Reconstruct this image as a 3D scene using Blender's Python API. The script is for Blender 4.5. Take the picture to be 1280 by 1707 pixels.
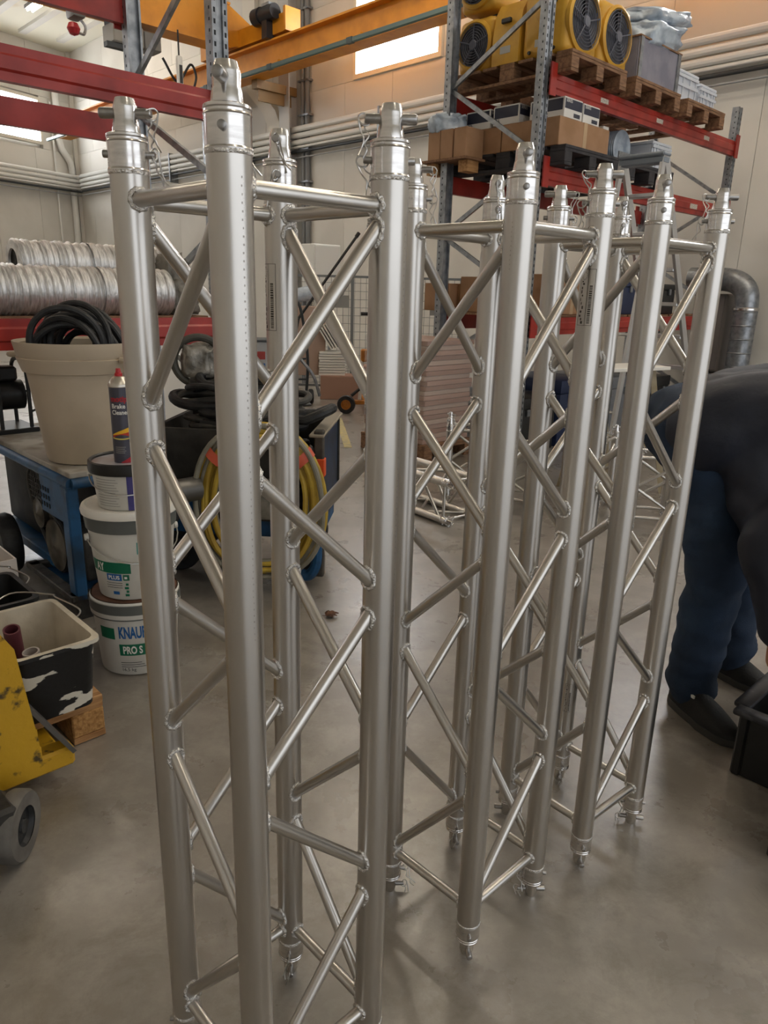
import bpy, bmesh, math, random
from mathutils import Vector, Matrix, noise
R = math.radians
random.seed(7)
for _o in list(bpy.data.objects): bpy.data.objects.remove(_o)
SC = bpy.context.scene
COL = SC.collection

# ------------------------------------------------------------ camera
CAMH, PITCH, ROLL = 1.384, 0.2944, 0.0268
fw = Vector((0, math.cos(PITCH), -math.sin(PITCH)))
rt = Vector((1, 0, 0)); up = rt.cross(fw)
r2 = rt*math.cos(ROLL) + up*math.sin(ROLL)
u2 = up*math.cos(ROLL) - rt*math.sin(ROLL)
cd = bpy.data.cameras.new('camera'); cam = bpy.data.objects.new('camera', cd); COL.objects.link(cam)
cd.sensor_fit = 'VERTICAL'; cd.sensor_height = 24.0; cd.lens = 24.0*1220.755/1707.0
cd.clip_start = 0.05; cd.clip_end = 200
m3 = Matrix((r2, u2, -fw)).transposed()
cam.matrix_world = Matrix.Translation((0, 0, CAMH)) @ m3.to_4x4()
SC.camera = cam

# ------------------------------------------------------------ world, view
wd = bpy.data.worlds.new('world'); SC.world = wd; wd.use_nodes = True
bg = wd.node_tree.nodes['Background']
bg.inputs[0].default_value = (0.93, 0.96, 1.0, 1); bg.inputs[1].default_value = 0.85
vs = SC.view_settings
vs.view_transform = 'Standard'; vs.look = 'None'; vs.gamma = 1.0; vs.use_curve_mapping = False
vs.exposure = 0.88

# room axes: n runs along B (into the picture, right), s along A (into the picture, left)
RZ = R(44)
def W(n, s, z=0.0):
    return Vector((n*math.cos(RZ) - s*math.sin(RZ), n*math.sin(RZ) + s*math.cos(RZ), z))
WALLN = 9.1; CEIL = 7.2

# ------------------------------------------------------------ lights
WIN_STR = 9.0
def area(name, loc, rot, sx, sy, power, col=(1, 1, 1)):
    l = bpy.data.lights.new(name, 'AREA'); l.shape = 'RECTANGLE'; l.size = sx; l.size_y = sy
    l.energy = power; l.color = col
    o = bpy.data.objects.new(name, l); COL.objects.link(o); o.location = loc; o.rotation_euler = rot
    return o
LAMP_STR = 32.0

# ------------------------------------------------------------ materials
MATS = {}
def srgb(h):
    if isinstance(h, str):
        c = [int(h[i:i+2], 16)/255 for i in (0, 2, 4)]
        return tuple((x/12.92 if x <= .04045 else ((x+.055)/1.055)**2.4) for x in c) + (1,)
    return tuple(h)[:3] + (1,)
def mat(name, col, rough=.5, metal=0.0, col2=None, scale=8.0, bump=0.0, bscale=40.0, mixlo=.4, mixhi=.65,
        rvar=0.0, stretch=None, emit=None, estr=0.0, trans=0.0, alpha=1.0, coat=0.0, spec=None, detail=5.0, ior=None):
    if name in MATS: return MATS[name]
    m = bpy.data.materials.new(name); m.use_nodes = True; MATS[name] = m
    nt = m.node_tree; N = nt.nodes; L = nt.links; P = N['Principled BSDF']
    P.inputs['Base Color'].default_value = srgb(col)
    P.inputs['Roughness'].default_value = rough; P.inputs['Metallic'].default_value = metal
    if coat: P.inputs['Coat Weight'].default_value = coat; P.inputs['Coat Roughness'].default_value = .15
    if spec is not None: P.inputs['Specular IOR Level'].default_value = spec
    if trans: P.inputs['Transmission Weight'].default_value = trans
    if ior: P.inputs['IOR'].default_value = ior
    if alpha < 1: P.inputs['Alpha'].default_value = alpha
    if emit: P.inputs['Emission Color'].default_value = srgb(emit); P.inputs['Emission Strength'].default_value = estr
    if col2 or bump or rvar:
        tc = N.new('ShaderNodeTexCoord'); mp = N.new('ShaderNodeMapping')
        L.new(tc.outputs['Object'], mp.inputs[0])
        if stretch: mp.inputs['Scale'].default_value = stretch
        nz = N.new('ShaderNodeTexNoise'); nz.inputs['Scale'].default_value = scale; nz.inputs['Detail'].default_value = detail
        L.new(mp.outputs[0], nz.inputs['Vector'])
        rp = N.new('ShaderNodeMapRange'); rp.inputs[1].default_value = mixlo; rp.inputs[2].default_value = mixhi
        L.new(nz.outputs[0], rp.inputs[0])
        if col2:
            mx = N.new('ShaderNodeMix'); mx.data_type = 'RGBA'
            mx.inputs[6].default_value = srgb(col); mx.inputs[7].default_value = srgb(col2)
            L.new(rp.outputs[0], mx.inputs[0]); L.new(mx.outputs[2], P.inputs['Base Color'])
        if rvar:
            rr = N.new('ShaderNodeMapRange'); rr.inputs[3].default_value = max(0.02, rough-rvar); rr.inputs[4].default_value = min(1, rough+rvar)
            rr.inputs[1].default_value = .3; rr.inputs[2].default_value = .7
            L.new(nz.outputs[0], rr.inputs[0]); L.new(rr.outputs[0], P.inputs['Roughness'])
        if bump:
            n2 = N.new('ShaderNodeTexNoise'); n2.inputs['Scale'].default_value = bscale; n2.inputs['Detail'].default_value = 4
            L.new(mp.outputs[0], n2.inputs['Vector'])
            bp = N.new('ShaderNodeBump'); bp.inputs['Strength'].default_value = bump; bp.inputs['Distance'].default_value = .01
            L.new(n2.outputs[0], bp.inputs['Height']); L.new(bp.outputs[0], P.inputs['Normal'])
    return m

ALU = mat('aluminium_tube', (.60, .575, .54), .315, 1.0, (.545, .52, .485), 7, .0, rvar=.03, stretch=(1, 1, .6), mixlo=.35, mixhi=.7)
ALUM = mat('machined_aluminium', (.74, .72, .70), .22, 1.0, (.62, .60, .58), 30, rvar=.06, stretch=(1, 1, 6))
WELD = mat('weld_bead', (.72, .70, .67), .25, 1.0, bump=.6, bscale=260)
STEEL = mat('steel_pin', (.42, .41, .40), .33, 1.0, (.30, .29, .28), 60)
WIRE = mat('steel_wire', (.55, .54, .52), .3, 1.0)
GALV = mat('galvanised_steel', '9a9da1', .42, .8, '7f8388', 18, rvar=.1)
DARKHOLE = mat('dark_slot', '1d2126', .8)
RED = mat('red_rack_paint', 'a32b20', .40, 0, '84201a', 5, rvar=.08)
ORANGE = mat('crane_yellow_paint', 'd98f1c', .45, 0, 'c47d12', 3)
WHITEW = mat('white_wall_panel', 'd6d3cc', .6, 0, 'c8c5be', .7, bump=.05, bscale=30)
PIPEW = mat('white_pipe', 'dcdcd8', .4, 0)
DARKPIPE = mat('dark_pipe', '2c3033', .5)
WOOD = mat('pallet_wood', 'b98d5c', .75, 0, '94683c', 9, bump=.3, bscale=60, stretch=(1, 6, 6))
WOODD = mat('weathered_pallet_wood', '8f6b4d', .8, 0, '6b4c36', 9, bump=.3, bscale=60, stretch=(1, 6, 6))
CHIP = mat('chipboard_block', 'b78a52', .85, 0, '8d6232', 70, bump=.6, bscale=120)
CARD = mat('brown_cardboard', 'a57f5f', .8, 0, '96714f', 6)
BLACKP = mat('black_plastic', '121212', .42, 0, '1c1c1c', 20)
BLACKR = mat('black_rubber', '17181a', .55, 0, '2a2b2c', 25, bump=.15, bscale=70)
WHITEP = mat('white_plastic', 'e3dfd6', .38)
BLUE = mat('blue_machine_paint', '1d5583', .5, 0, '16364f', 9, bump=.1, mixlo=.45, mixhi=.7)
DIRT = mat('dirty_grey_metal', '4a4742', .6, .3, '2a2826', 14, bump=.3)
YELLOW = mat('yellow_truck_paint', 'c79a1d', .5, 0, '4a3c1c', 22, bump=.15, mixlo=.58, mixhi=.66)
FANY = mat('yellow_blower_plastic', 'd3a235', .5, 0, 'bf8f2b', 5)

# ------------------------------------------------------------ mesh helpers
def frame(d):
    d = Vector(d).normalized()
    a = Vector((0, 0, 1)) if abs(d.z) < .9 else Vector((1, 0, 0))
    x = a.cross(d).normalized(); return x, d.cross(x).normalized(), d
class G:
    def __init__(s): s.v = []; s.f = []; s.mi = []; s.cur = 0; s.marks = []
    def add(s, vs, fs):
        o = len(s.v); s.marks.append((o, len(s.f))); s.v += [Vector(p) for p in vs]
        s.f += [tuple(i+o for i in f) for f in fs]; s.mi += [s.cur]*len(fs); return s
    def box(s, c, d, rz=0, M=None, bev=0, seg=1):
        hx, hy, hz = d[0]/2, d[1]/2, d[2]/2
        T = Matrix.Translation(c) @ Matrix.Rotation(rz, 4, 'Z') if M is None else Matrix.Translation(c) @ M.to_4x4()
        if bev:
            bm = bmesh.new(); bmesh.ops.create_cube(bm, size=1)
            bmesh.ops.scale(bm, vec=d, verts=bm.verts)
            bmesh.ops.bevel(bm, geom=bm.edges[:], offset=min(bev, .49*min(d)), segments=seg, affect='EDGES', profile=.5)
            bm.verts.index_update()
            s.add([T @ v.co for v in bm.verts], [[v.index for v in f.verts] for f in bm.faces]); bm.free(); return s
        vs = [T @ Vector((x, y, z)) for x in (-hx, hx) for y in (-hy, hy) for z in (-hz, hz)]
        return s.add(vs, [(0, 1, 3, 2), (4, 6, 7, 5), (0, 4, 5, 1), (2, 3, 7, 6), (0, 2, 6, 4), (1, 5, 7, 3)])
    def lathe(s, prof, seg=24, c=(0, 0, 0), axis=(0, 0, 1), cap=True, a0=0, a1=2*math.pi):
        x, y, d = frame(axis); c = Vector(c); full = abs(a1-a0-2*math.pi) < 1e-6
        n = seg if full else seg+1; vs = []; fs = []
        for r, z in prof:
            for k in range(n):
                t = a0 + (a1-a0)*k/seg
                vs.append(c + d*z + (x*math.cos(t) + y*math.sin(t))*r)
        for i in range(len(prof)-1):
            for k in range(seg):
                k2 = (k+1) % n
                fs.append((i*n+k, i*n+k2, (i+1)*n+k2, (i+1)*n+k))
        if cap and full:
            if prof[0][0] > 1e-6: fs.append(tuple(reversed(range(n))))
            if prof[-1][0] > 1e-6: fs.append(tuple((len(prof)-1)*n+k for k in range(n)))
        return s.add(vs, fs)
    def cyl(s, p0, p1, r, r1=None, seg=16, cap=True):
        p0 = Vector(p0); p1 = Vector(p1); return s.lathe([(r, 0), (r if r1 is None else r1, (p1-p0).length)], seg, p0, p1-p0, cap)
    def tube(s, pts, r, seg=10, closed=False, cap=True):
        P = [Vector(p) for p in pts]; n = len(P)
        rad = r if isinstance(r, (list, tuple)) else [r]*n
        T = []
        for i in range(n):
            a = P[i-1] if (i > 0 or closed) else P[i]; b = P[(i+1) % n] if (i < n-1 or closed) else P[i]
            t = (b-a); T.append(t.normalized() if t.length > 1e-9 else Vector((0, 0, 1)))
        x, y, _ = frame(T[0]); vs = []; fs = []
        for i in range(n):
            if i:
                q = T[i-1].rotation_difference(T[i]); x = q @ x; y = q @ y
            for k in range(seg):
                t = 2*math.pi*k/seg; vs.append(P[i] + (x*math.cos(t)+y*math.sin(t))*rad[i])
        for i in range(n if closed else n-1):
            j = (i+1) % n
            # when closed, find twist offset
            off = 0
            if closed and j == 0:
                best = 1e9
                for o in range(seg):
                    dd = (vs[i*seg]-vs[o]).length
                    if dd < best: best = dd; off = o
            for k in range(seg):
                k2 = (k+1) % seg
                fs.append((i*seg+k, i*seg+k2, j*seg+(k2+off) % seg, j*seg+(k+off) % seg))
        if cap and not closed:
            fs.append(tuple(reversed(range(seg)))); fs.append(tuple((n-1)*seg+k for k in range(seg)))
        return s.add(vs, fs)
    def prism(s, poly, z0, z1, M=None):
        n = len(poly); T = M or Matrix.Identity(4)
        vs = [T @ Vector((x, y, z)) for z in (z0, z1) for x, y in poly]
        fs = [tuple(reversed(range(n))), tuple(range(n, 2*n))] + [(i, (i+1) % n, n+(i+1) % n, n+i) for i in range(n)]
        return s.add(vs, fs)
    def mesh(s, name, mats, ang=35):
        me = bpy.data.meshes.new(name); me.from_pydata([tuple(v) for v in s.v], [], s.f)
        for m in (mats if isinstance(mats, (list, tuple)) else [mats]): me.materials.append(m)
        if any(s.mi): me.polygons.foreach_set('material_index', s.mi)
        me.update()
        me.polygons.foreach_set('use_smooth', [True]*len(me.polygons)); me.set_sharp_from_angle(angle=R(ang)); return me
    def obj(s, name, mats, parent=None, ang=35, loc=None, rot=None):
        return link(name, s.mesh(name, mats, ang), parent, loc, rot)
def split(g, name, m, parent, ang=35):
    """one object for each shape that was added to g"""
    mk = g.marks+[(len(g.v), len(g.f))]; out = []
    for (v0, f0), (v1, f1) in zip(mk[:-1], mk[1:]):
        out.append(G().add(g.v[v0:v1], [tuple(i-v0 for i in f) for f in g.f[f0:f1]]).obj(name, m, parent, ang))
    return out
def stuff(o): o['kind'] = 'stuff'; return o
def link(name, me, parent=None, loc=None, rot=None):
    o = bpy.data.objects.new(name, me); COL.objects.link(o)
    if parent: o.parent = parent
    if loc is not None: o.location = loc
    if rot is not None: o.rotation_euler = rot
    return o
def tag(o, label, cat, group=None, kind=None):
    o['label'] = label; o['category'] = cat
    if group: o['group'] = group
    if kind: o['kind'] = kind
    return o
def thing(name, label, cat, loc=(0, 0, 0), rz=0, group=None):
    o = bpy.data.objects.new(name, None); COL.objects.link(o); o.location = loc; o.rotation_euler = (0, 0, rz)
    o.empty_display_size = .1
    return tag(o, label, cat, group)
def struct(o): o['kind'] = 'structure'; return o
def copy_tree(o, parent=None):
    c = o.copy(); COL.objects.link(c); c.parent = parent
    for ch in list(o.children): copy_tree(ch, c)
    return c
def box1(name, c, d, m, parent=None, bev=0, rz=0, seg=1): return G().box(c, d, rz, bev=bev, seg=seg).obj(name, m, parent)
def bez(pts, n=12):
    """Catmull-Rom through pts"""
    P = [Vector(p) for p in pts]; out = []
    for i in range(len(P)-1):
        p0 = P[i-1] if i else P[0]*2-P[1]; p1 = P[i]; p2 = P[i+1]; p3 = P[i+2] if i+2 < len(P) else P[-1]*2-P[-2]
        for k in range(n):
            t = k/n
            out.append(.5*((2*p1)+(p2-p0)*t+(2*p0-5*p1+4*p2-p3)*t*t+(3*p1-p0-3*p2+p3)*t**3))
    out.append(P[-1]); return out
def text_verts(txt, size, bold=0.0):
    cu = bpy.data.curves.new('lettering', 'FONT'); cu.body = txt; cu.size = size; cu.offset = bold; cu.resolution_u = 3
    o = bpy.data.objects.new('lettering', cu); COL.objects.link(o)
    dg = bpy.context.evaluated_depsgraph_get(); dg.update(); me = bpy.data.meshes.new_from_object(o.evaluated_get(dg))
    bm = bmesh.new(); bm.from_mesh(me); bmesh.ops.triangulate(bm, faces=bm.faces[:])
    bm.verts.index_update(); v = [x.co.copy() for x in bm.verts]; f = [[x.index for x in q.verts] for q in bm.faces]
    bm.free(); bpy.data.objects.remove(o); bpy.data.curves.remove(cu); bpy.data.meshes.remove(me)
    return v, f
def wrap_text(name, txt, size, rfun, z, ang, m, parent, bold=0, off=.0012, sx=1.0):
    """lettering bent around a vertical cylinder; starts at angle ang (rad, 0=-Y, growing to +X), baseline z; rfun(z)=radius"""
    v, f = text_verts(txt, size, bold); g = G(); vs = []
    for p in v:
        zz = z+p.y; r = rfun(zz)+off; a = ang+p.x*sx/r
        vs.append((r*math.sin(a), -r*math.cos(a), zz))
    return stuff(g.add(vs, f).obj(name, m, parent))
def patch(name, rfun, z0, z1, a0, a1, m, parent, off=.0008, seg=12):
    """curved rectangle on a lathe body"""
    g = G(); vs = []; fs = []
    for zz in (z0, z1):
        for k in range(seg+1):
            a = a0+(a1-a0)*k/seg; r = rfun(zz)+off; vs.append((r*math.sin(a), -r*math.cos(a), zz))
    n = seg+1
    fs = [(k, k+1, n+k+1, n+k) for k in range(seg)]
    return g.add(vs, fs).obj(name, m, parent)
# ============================================================ SETTING
def floor_mat():
    m = bpy.data.materials.new('polished_concrete'); m.use_nodes = True
    nt = m.node_tree; N = nt.nodes; L = nt.links; P = N['Principled BSDF']
    tc = N.new('ShaderNodeTexCoord')
    def nz(sc, det=6, rough=.6, dist=0.0):
        n = N.new('ShaderNodeTexNoise'); n.inputs['Scale'].default_value = sc; n.inputs['Detail'].default_value = det
        n.inputs['Roughness'].default_value = rough; n.inputs['Distortion'].default_value = dist
        L.new(tc.outputs['Object'], n.inputs['Vector']); return n
    def ramp(src, lo, hi):
        r = N.new('ShaderNodeMapRange'); r.inputs[1].default_value = lo; r.inputs[2].default_value = hi; L.new(src, r.inputs[0]); return r.outputs[0]
    def mix(a, b, f):
        x = N.new('ShaderNodeMix'); x.data_type = 'RGBA'
        for i, q in ((6, a), (7, b)):
            if isinstance(q, tuple): x.inputs[i].default_value = q
            else: L.new(q, x.inputs[i])
        L.new(f, x.inputs[0]); return x.outputs[2]
    c = mix(srgb('8d8881'), srgb('786f63'), ramp(nz(1.1, 4, .55, .3).outputs[0], .3, .72))
    c = mix(c, srgb('a9a39a'), ramp(nz(4.5, 9, .72).outputs[0], .45, .8))
    c = mix(c, srgb('5a5347'), ramp(nz(5, 9, .75, .4).outputs[0], .50, .82))
    c = mix(c, srgb('4a443c'), ramp(nz(60, 3).outputs[0], .72, .80))
    L.new(c, P.inputs['Base Color'])
    r = N.new('ShaderNodeMapRange'); r.inputs[1].default_value = .3; r.inputs[2].default_value = .7
    r.inputs[3].default_value = .24; r.inputs[4].default_value = .36
    L.new(nz(3.2, 7, .65).outputs[0], r.inputs[0]); L.new(r.outputs[0], P.inputs['Roughness'])
    b = N.new('ShaderNodeBump'); b.inputs['Strength'].default_value = .06; b.inputs['Distance'].default_value = .004
    L.new(nz(14, 6).outputs[0], b.inputs['Height']); L.new(b.outputs[0], P.inputs['Normal'])
    P.inputs['Specular IOR Level'].default_value = .6
    P.inputs['Coat Weight'].default_value = .75; P.inputs['Coat Roughness'].default_value = .30; P.inputs['Coat IOR'].default_value = 1.6
    return m
g = G(); g.add([(-30, -14, 0), (22, -14, 0), (22, 34, 0), (-30, 34, 0)], [(0, 1, 2, 3)])
FLOOR = struct(g.obj('floor', floor_mat()))
PANE = mat('bright_window_pane', 'ffffff', .3, emit='f6faff', estr=WIN_STR)
WFRAME = mat('window_frame_paint', 'd8d2c4', .5)
CEILM = mat('painted_ceiling', 'e0dccb', .7, 0, 'c9b79a', .55, mixlo=.62, mixhi=.75)
JOINT = mat('panel_joint', 'd0cdc6', .8)
LAMP = mat('lamp_tube_light', 'ffffff', .4, emit='fff0da', estr=LAMP_STR)

# long wall (carries windows): rows of sandwich panels on a backing
S0, S1 = -8.0, 22.06
ZW0, ZW1 = 4.72, 5.98
wr = thing('wall_right', '', 'x', W(WALLN, 0), RZ)
for k in ('label', 'category'): del wr[k]
struct(wr)
box1('backing', (.16, (S0+S1)/2, CEIL/2), (.06, S1-S0, CEIL), JOINT, wr)
WINS = [(8.42, 10.40), (3.0, 4.98), (-2.4, -.42)]
pw = 1.166
pan_cache = {}
def panel(parent, y0, y1, z0, z1, m=WHITEW, th=.11):
    k = (round(y1-y0, 3), round(z1-z0, 3))
    if k not in pan_cache:
        pan_cache[k] = G().box((0, 0, 0), (th, y1-y0-.005, z1-z0-.003), bev=.002).mesh('panel', m)
    return link('panel', pan_cache[k], parent, (th/2, (y0+y1)/2, (z0+z1)/2))
y = S0
edges = []
while y < S1-.01: edges.append((y, min(y+pw, S1))); y += pw
for y0, y1 in edges:
    panel(wr, y0, y1, 0, ZW0); panel(wr, y0, y1, ZW1, CEIL)
# middle row, cut round the windows
cur = S0
for a_, b_ in sorted(WINS)+[(S1, S1)]:
    n = max(1, round((a_-cur)/pw))
    for k in range(n): panel(wr, cur+(a_-cur)*k/n, cur+(a_-cur)*(k+1)/n, ZW0, ZW1)
    cur = b_
def window(idx, parentM, y0, y1, z0, z1):
    """window in a wall frame: local x into wall, y along"""
    o = bpy.data.objects.new('window_%d' % idx, None); COL.objects.link(o); o.location = parentM[0]; o.rotation_euler = (0, 0, parentM[1]); struct(o)
    f = G(); w = .07
    f.box((.03, y0+w/2, (z0+z1)/2), (.16, w, z1-z0)); f.box((.03, y1-w/2, (z0+z1)/2), (.16, w, z1-z0))
    f.box((.03, (y0+y1)/2, z0+w/2), (.16, y1-y0-2*w, w)); f.box((.03, (y0+y1)/2, z1-w/2), (.16, y1-y0-2*w, w))
    f.box((.03, (y0+y1)/2, z0+.62*(z1-z0)), (.1, y1-y0-2*w, .06))
    split(f, 'window_frame', WFRAME, o)
    zm = z0+.62*(z1-z0)
    for za, zb in ((z0+w, zm-.03), (zm+.03, z1-w)):
        box1('pane', (.06, (y0+y1)/2, (za+zb)/2), (.012, y1-y0-2*w, zb-za), PANE, o)
    return o
for i, (a_, b_) in enumerate(WINS): window(i+1, (W(WALLN, 0), RZ), a_, b_, ZW0, ZW1)
# end wall on the left, not square to the long one
K = W(WALLN, S1); AL = R(180-28)   # wall runs from the corner back towards camera left
LZ = math.atan2(-math.cos(R(28)), -math.sin(R(28)))  # direction of local +x along the wall
wl = bpy.data.objects.new('wall_left', None); COL.objects.link(wl); wl.location = K; wl.rotation_euler = (0, 0, LZ); struct(wl)
# local x along the wall, local +y = into the room?  room lies on the left-hand side of travel -> local y<0 is outside
LW = 26.0
box1('backing', (LW/2, -.16, CEIL/2), (LW, .06, CEIL), JOINT, wl)
def panelL(x0, x1, z0, z1):
    k = ('L', round(x1-x0, 3), round(z1-z0, 3))
    if k not in pan_cache:
        pan_cache[k] = G().box((0, 0, 0), (x1-x0-.007, .11, z1-z0-.003), bev=.003).mesh('panel', WHITEW)
    link('panel', pan_cache[k], wl, ((x0+x1)/2, -.055, (z0+z1)/2))
WL = [(1.05, 3.1), (6.2, 8.2), (11.3, 13.3)]
for k in range(20): panelL(k*1.3, (k+1)*1.3, 0, ZW0); panelL(k*1.3, (k+1)*1.3, ZW1, CEIL)
cur = 0
for a_, b_ in WL+[(LW, LW)]:
    n = max(1, round((a_-cur)/1.3))
    for k in range(n): panelL(cur+(a_-cur)*k/n, cur+(a_-cur)*(k+1)/n, ZW0, ZW1)
    cur = b_
for i, (a_, b_) in enumerate(WL):
    window(4+i, (K, LZ-math.pi/2), a_, b_, ZW0+.1, ZW1-.05)
wk = bpy.data.objects.new('wall_back', None); COL.objects.link(wk); wk.location = W(-5.2, 0); wk.rotation_euler = (0, 0, RZ); struct(wk)
for k in range(20): panel(wk, -9+k*1.3, -9+(k+1)*1.3, 0, CEIL)
tc_ = G().box((0, 0, CEIL/2), (.30, .30, CEIL)).obj('trim_1', WHITEW, None, loc=W(WALLN+.05, S1+.02), rot=(0, 0, RZ)); struct(tc_)
# ceiling with profiled sheet ribs
ce = bpy.data.objects.new('ceiling', None); COL.objects.link(ce); ce.rotation_euler = (0, 0, RZ); struct(ce)
box1('ceiling_deck', (-1, 7.5, CEIL+.1), (21, 36, .2), CEILM, ce)
for k in range(14): box1('ceiling_rib', (WALLN-.6-k*.9, 6, CEIL-.035), (.18, 30, .07), WHITEW, ce)
# column with cable ladder against the long wall
co = thing('steel_column', 'grey steel column with cable conduits against the long white wall', 'column', W(WALLN, 0), RZ)
g = G().box((-.14, 12.0, CEIL/2), (.28, .03, CEIL)).box((-.285, 12.0, CEIL/2), (.02, .3, CEIL)).box((-.01, 12.0, CEIL/2), (.02, .3, CEIL))
split(g, 'flange_plate', mat('column_grey', 'b9b8b5', .5), co)
for k, yy in enumerate((11.72, 11.60)):
    G().cyl((-.07, yy, .02), (-.07, yy, CEIL-.1), .045, seg=12).obj('conduit', mat('conduit_grey', '77797b', .5), co)
g = G()
for k in range(12): g.box((-.07, 11.66, .5+k*.55), (.12, .3, .03))
split(g, 'conduit_clip', GALV, co)
# duct drop (white boxed air duct) left of the column
dd = thing('air_duct', 'white boxed air duct dropping down beside the steel column', 'duct', W(WALLN, 0), RZ)
g = G()
path = [(13.35, 7.1), (13.35, 5.05), (12.75, 4.55), (12.55, 4.2), (12.55, .1)]
for (ya, za), (yb, zb) in zip(path[:-1], path[1:]):
    vs = []
    for yy, zz in ((ya, za), (yb, zb)):
        for dx, dy in ((-.095, -.2), (-.005, -.2), (-.005, .2), (-.095, .2)): vs.append((dx, yy+dy, zz))
    g.add(vs, [(0, 1, 5, 4), (1, 2, 6, 5), (2, 3, 7, 6), (3, 0, 4, 7), (0, 3, 2, 1), (4, 5, 6, 7)])
split(g, 'duct_section', mat('duct_white', 'd9d5ca', .55), dd)
# pipes along both walls
def alongL(x, off, z):
    c, s = math.cos(LZ), math.sin(LZ)
    return Vector((K.x+x*c-off*s, K.y+x*s+off*c, z))
PIPES = [(4.13, .048, PIPEW, 'topmost white pipe on the wall above the racks'), (4.02, .045, PIPEW, 'second white pipe from the top along the wall'),
         (3.91, .045, PIPEW, 'third white pipe from the top along the wall'), (3.83, .024, PIPEW, 'thin white pipe just above the dark one on the wall'),
         (3.755, .026, DARKPIPE, 'black pipe below the white pipes on the wall'), (3.655, .013, mat('grey_conduit', '8f9294', .5), 'thin grey conduit lowest in the row of wall pipes')]
for i, (z, r, m, lab) in enumerate(PIPES):
    off = .24
    corner = W(WALLN-.15, S1-.15-.16, z)
    p = [alongL(14, off, z), alongL(.6, off, z), alongL(.35, off, z), corner]
    c0 = p[2]; c1 = W(WALLN-.15, S1-.55, z)
    pts = [p[0], p[1], c0] + [c0.lerp(alongL(.05, off, z), t).lerp(alongL(.05, off, z).lerp(c1, t), t) for t in (.25, .5, .75)] + [c1, W(WALLN-.15, -6, z)]
    o = G().tube(pts, r, 10).obj('wall_pipe', m); tag(o, lab, 'pipe', 'pipes along the walls')
# brackets under the pipes
for k, s in enumerate((6.2, 9.6, 13.4, 16.5)):
    br = tag(G().box((0, 0, 0), (.2, .04, .6)).obj('pipe_bracket', GALV, None, loc=W(WALLN-.1, s, 3.9), rot=(0, 0, RZ)), '', 'bracket', 'pipe brackets')
    br['label'] = 'grey bracket carrying the wall pipes, number %s from the racks' % ('one', 'two', 'three', 'four')[k]
# down pipe by the far corner
pp = [alongL(.62, .1, 6.9), alongL(.60, .1, 5.0), alongL(.55, .1, 4.8), alongL(.30, .1, 4.5), alongL(.27, .1, 4.3), alongL(.27, .1, .1)]
tag(G().tube(pp, .085, 14).obj('down_pipe', PIPEW), 'white down pipe with a kink in the far left corner', 'pipe')
tag(G().tube([alongL(.75, .05, 5.9), alongL(.75, .05, .1)], .03, 8).obj('wall_conduit', PIPEW), 'thin white conduit on the end wall under the left window', 'conduit')
# spiral duct vertical behind left rack
g = G(); prof = []
for k in range(60): prof += [(.17, k*.09), (.176, k*.09+.045)]
tag(g.lathe(prof, 18).obj('vertical_spiral_duct', GALV, None, loc=W(WALLN-.42, 14.3, 0.02)), 'ribbed vertical spiral duct on the long wall behind the left rack', 'duct')
# strip lamps under the ceiling
lampid = -1
LN = ['near the far left corner', 'above the passage between the racks', 'in front of the loaded right rack', 'left of the yellow crane girder', 'beyond the crane girder', 'to the right of the camera', 'behind the camera', 'above the three tall trusses']
for n_, s_ in ((7.0, 17.5), (3.4, 9.5), (6.3, 6.2), (-1.0, 10.5), (3.0, 15.0), (5.6, -.6), (1.2, -3.2), (5.0, 2.4)):
    lampid += 1
    lp = thing('strip_lamp', 'long fluorescent strip lamp under the ceiling '+LN[lampid], 'lamp', W(n_, s_, CEIL-.2), RZ, 'ceiling strip lamps')
    box1('lamp_body', (0, 0, .06), (.2, 2.6, .07), GALV, lp)
    for dx in (-.05, .05): G().cyl((dx, -1.25, 0), (dx, 1.25, 0), .022, seg=10).obj('lamp_tube', LAMP, lp)
    _h = G().box((0, -.9, .14), (.02, .02, .1)).box((0, .9, .14), (.02, .02, .1)); split(_h, 'hanger', GALV, lp)
# floor marking strip
tag(G().box((0, 0, .0015), (.07, 1.6, .003)).obj('floor_marking', mat('faded_yellow_tape', 'c9b980', .7, 0, 'a89f80', 20), None, loc=(-.44, 7.35, 0), rot=(0, 0, R(7))), 'faded yellow marking line on the concrete floor', 'marking')

# ============================================================ TRUSSES
RC, RB = .025, .010
HW = .24/math.sqrt(2)
def weld_curve(cx, cy, p, v, rb, n=26):
    e1, e2, d = frame(v); out = []
    for k in range(n):
        t = 2*math.pi*k/n
        q = p + (e1*math.cos(t)+e2*math.sin(t))*(rb+.0022)
        ax, ay = q.x-cx, q.y-cy; A = d.x*d.x+d.y*d.y; B = 2*(ax*d.x+ay*d.y); Cc = ax*ax+ay*ay-(RC+.0003)**2
        D = B*B-4*A*Cc
        tt = (-B+math.sqrt(max(D, 0)))/(2*A)
        out.append(q+d*tt)
    return out
def clip_mesh():
    g = G(); r = .00115
    pts = [(.0, -.004, .004), (.0, .006, .006), (.0, .011, .0), (.0, .007, -.007), (.0, -.001, -.008), (.0, -.005, -.002), (.0, -.003, .004)]
    leg1 = [(.0, -.003, .004), (.003, .002, -.010), (.001, -.003, -.020), (.003, .003, -.030), (.002, .0, -.038), (.006, .005, -.047)]
    g.tube(bez(pts+leg1[1:], 4), r, 6)
    g.tube(bez([(.0, .011, .0), (.002, .008, -.014), (.001, .004, -.026), (.003, .007, -.036), (.001, .012, -.046)], 4), r, 6)
    return g.mesh('retaining_clip', WIRE)
CLIP = clip_mesh()
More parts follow.
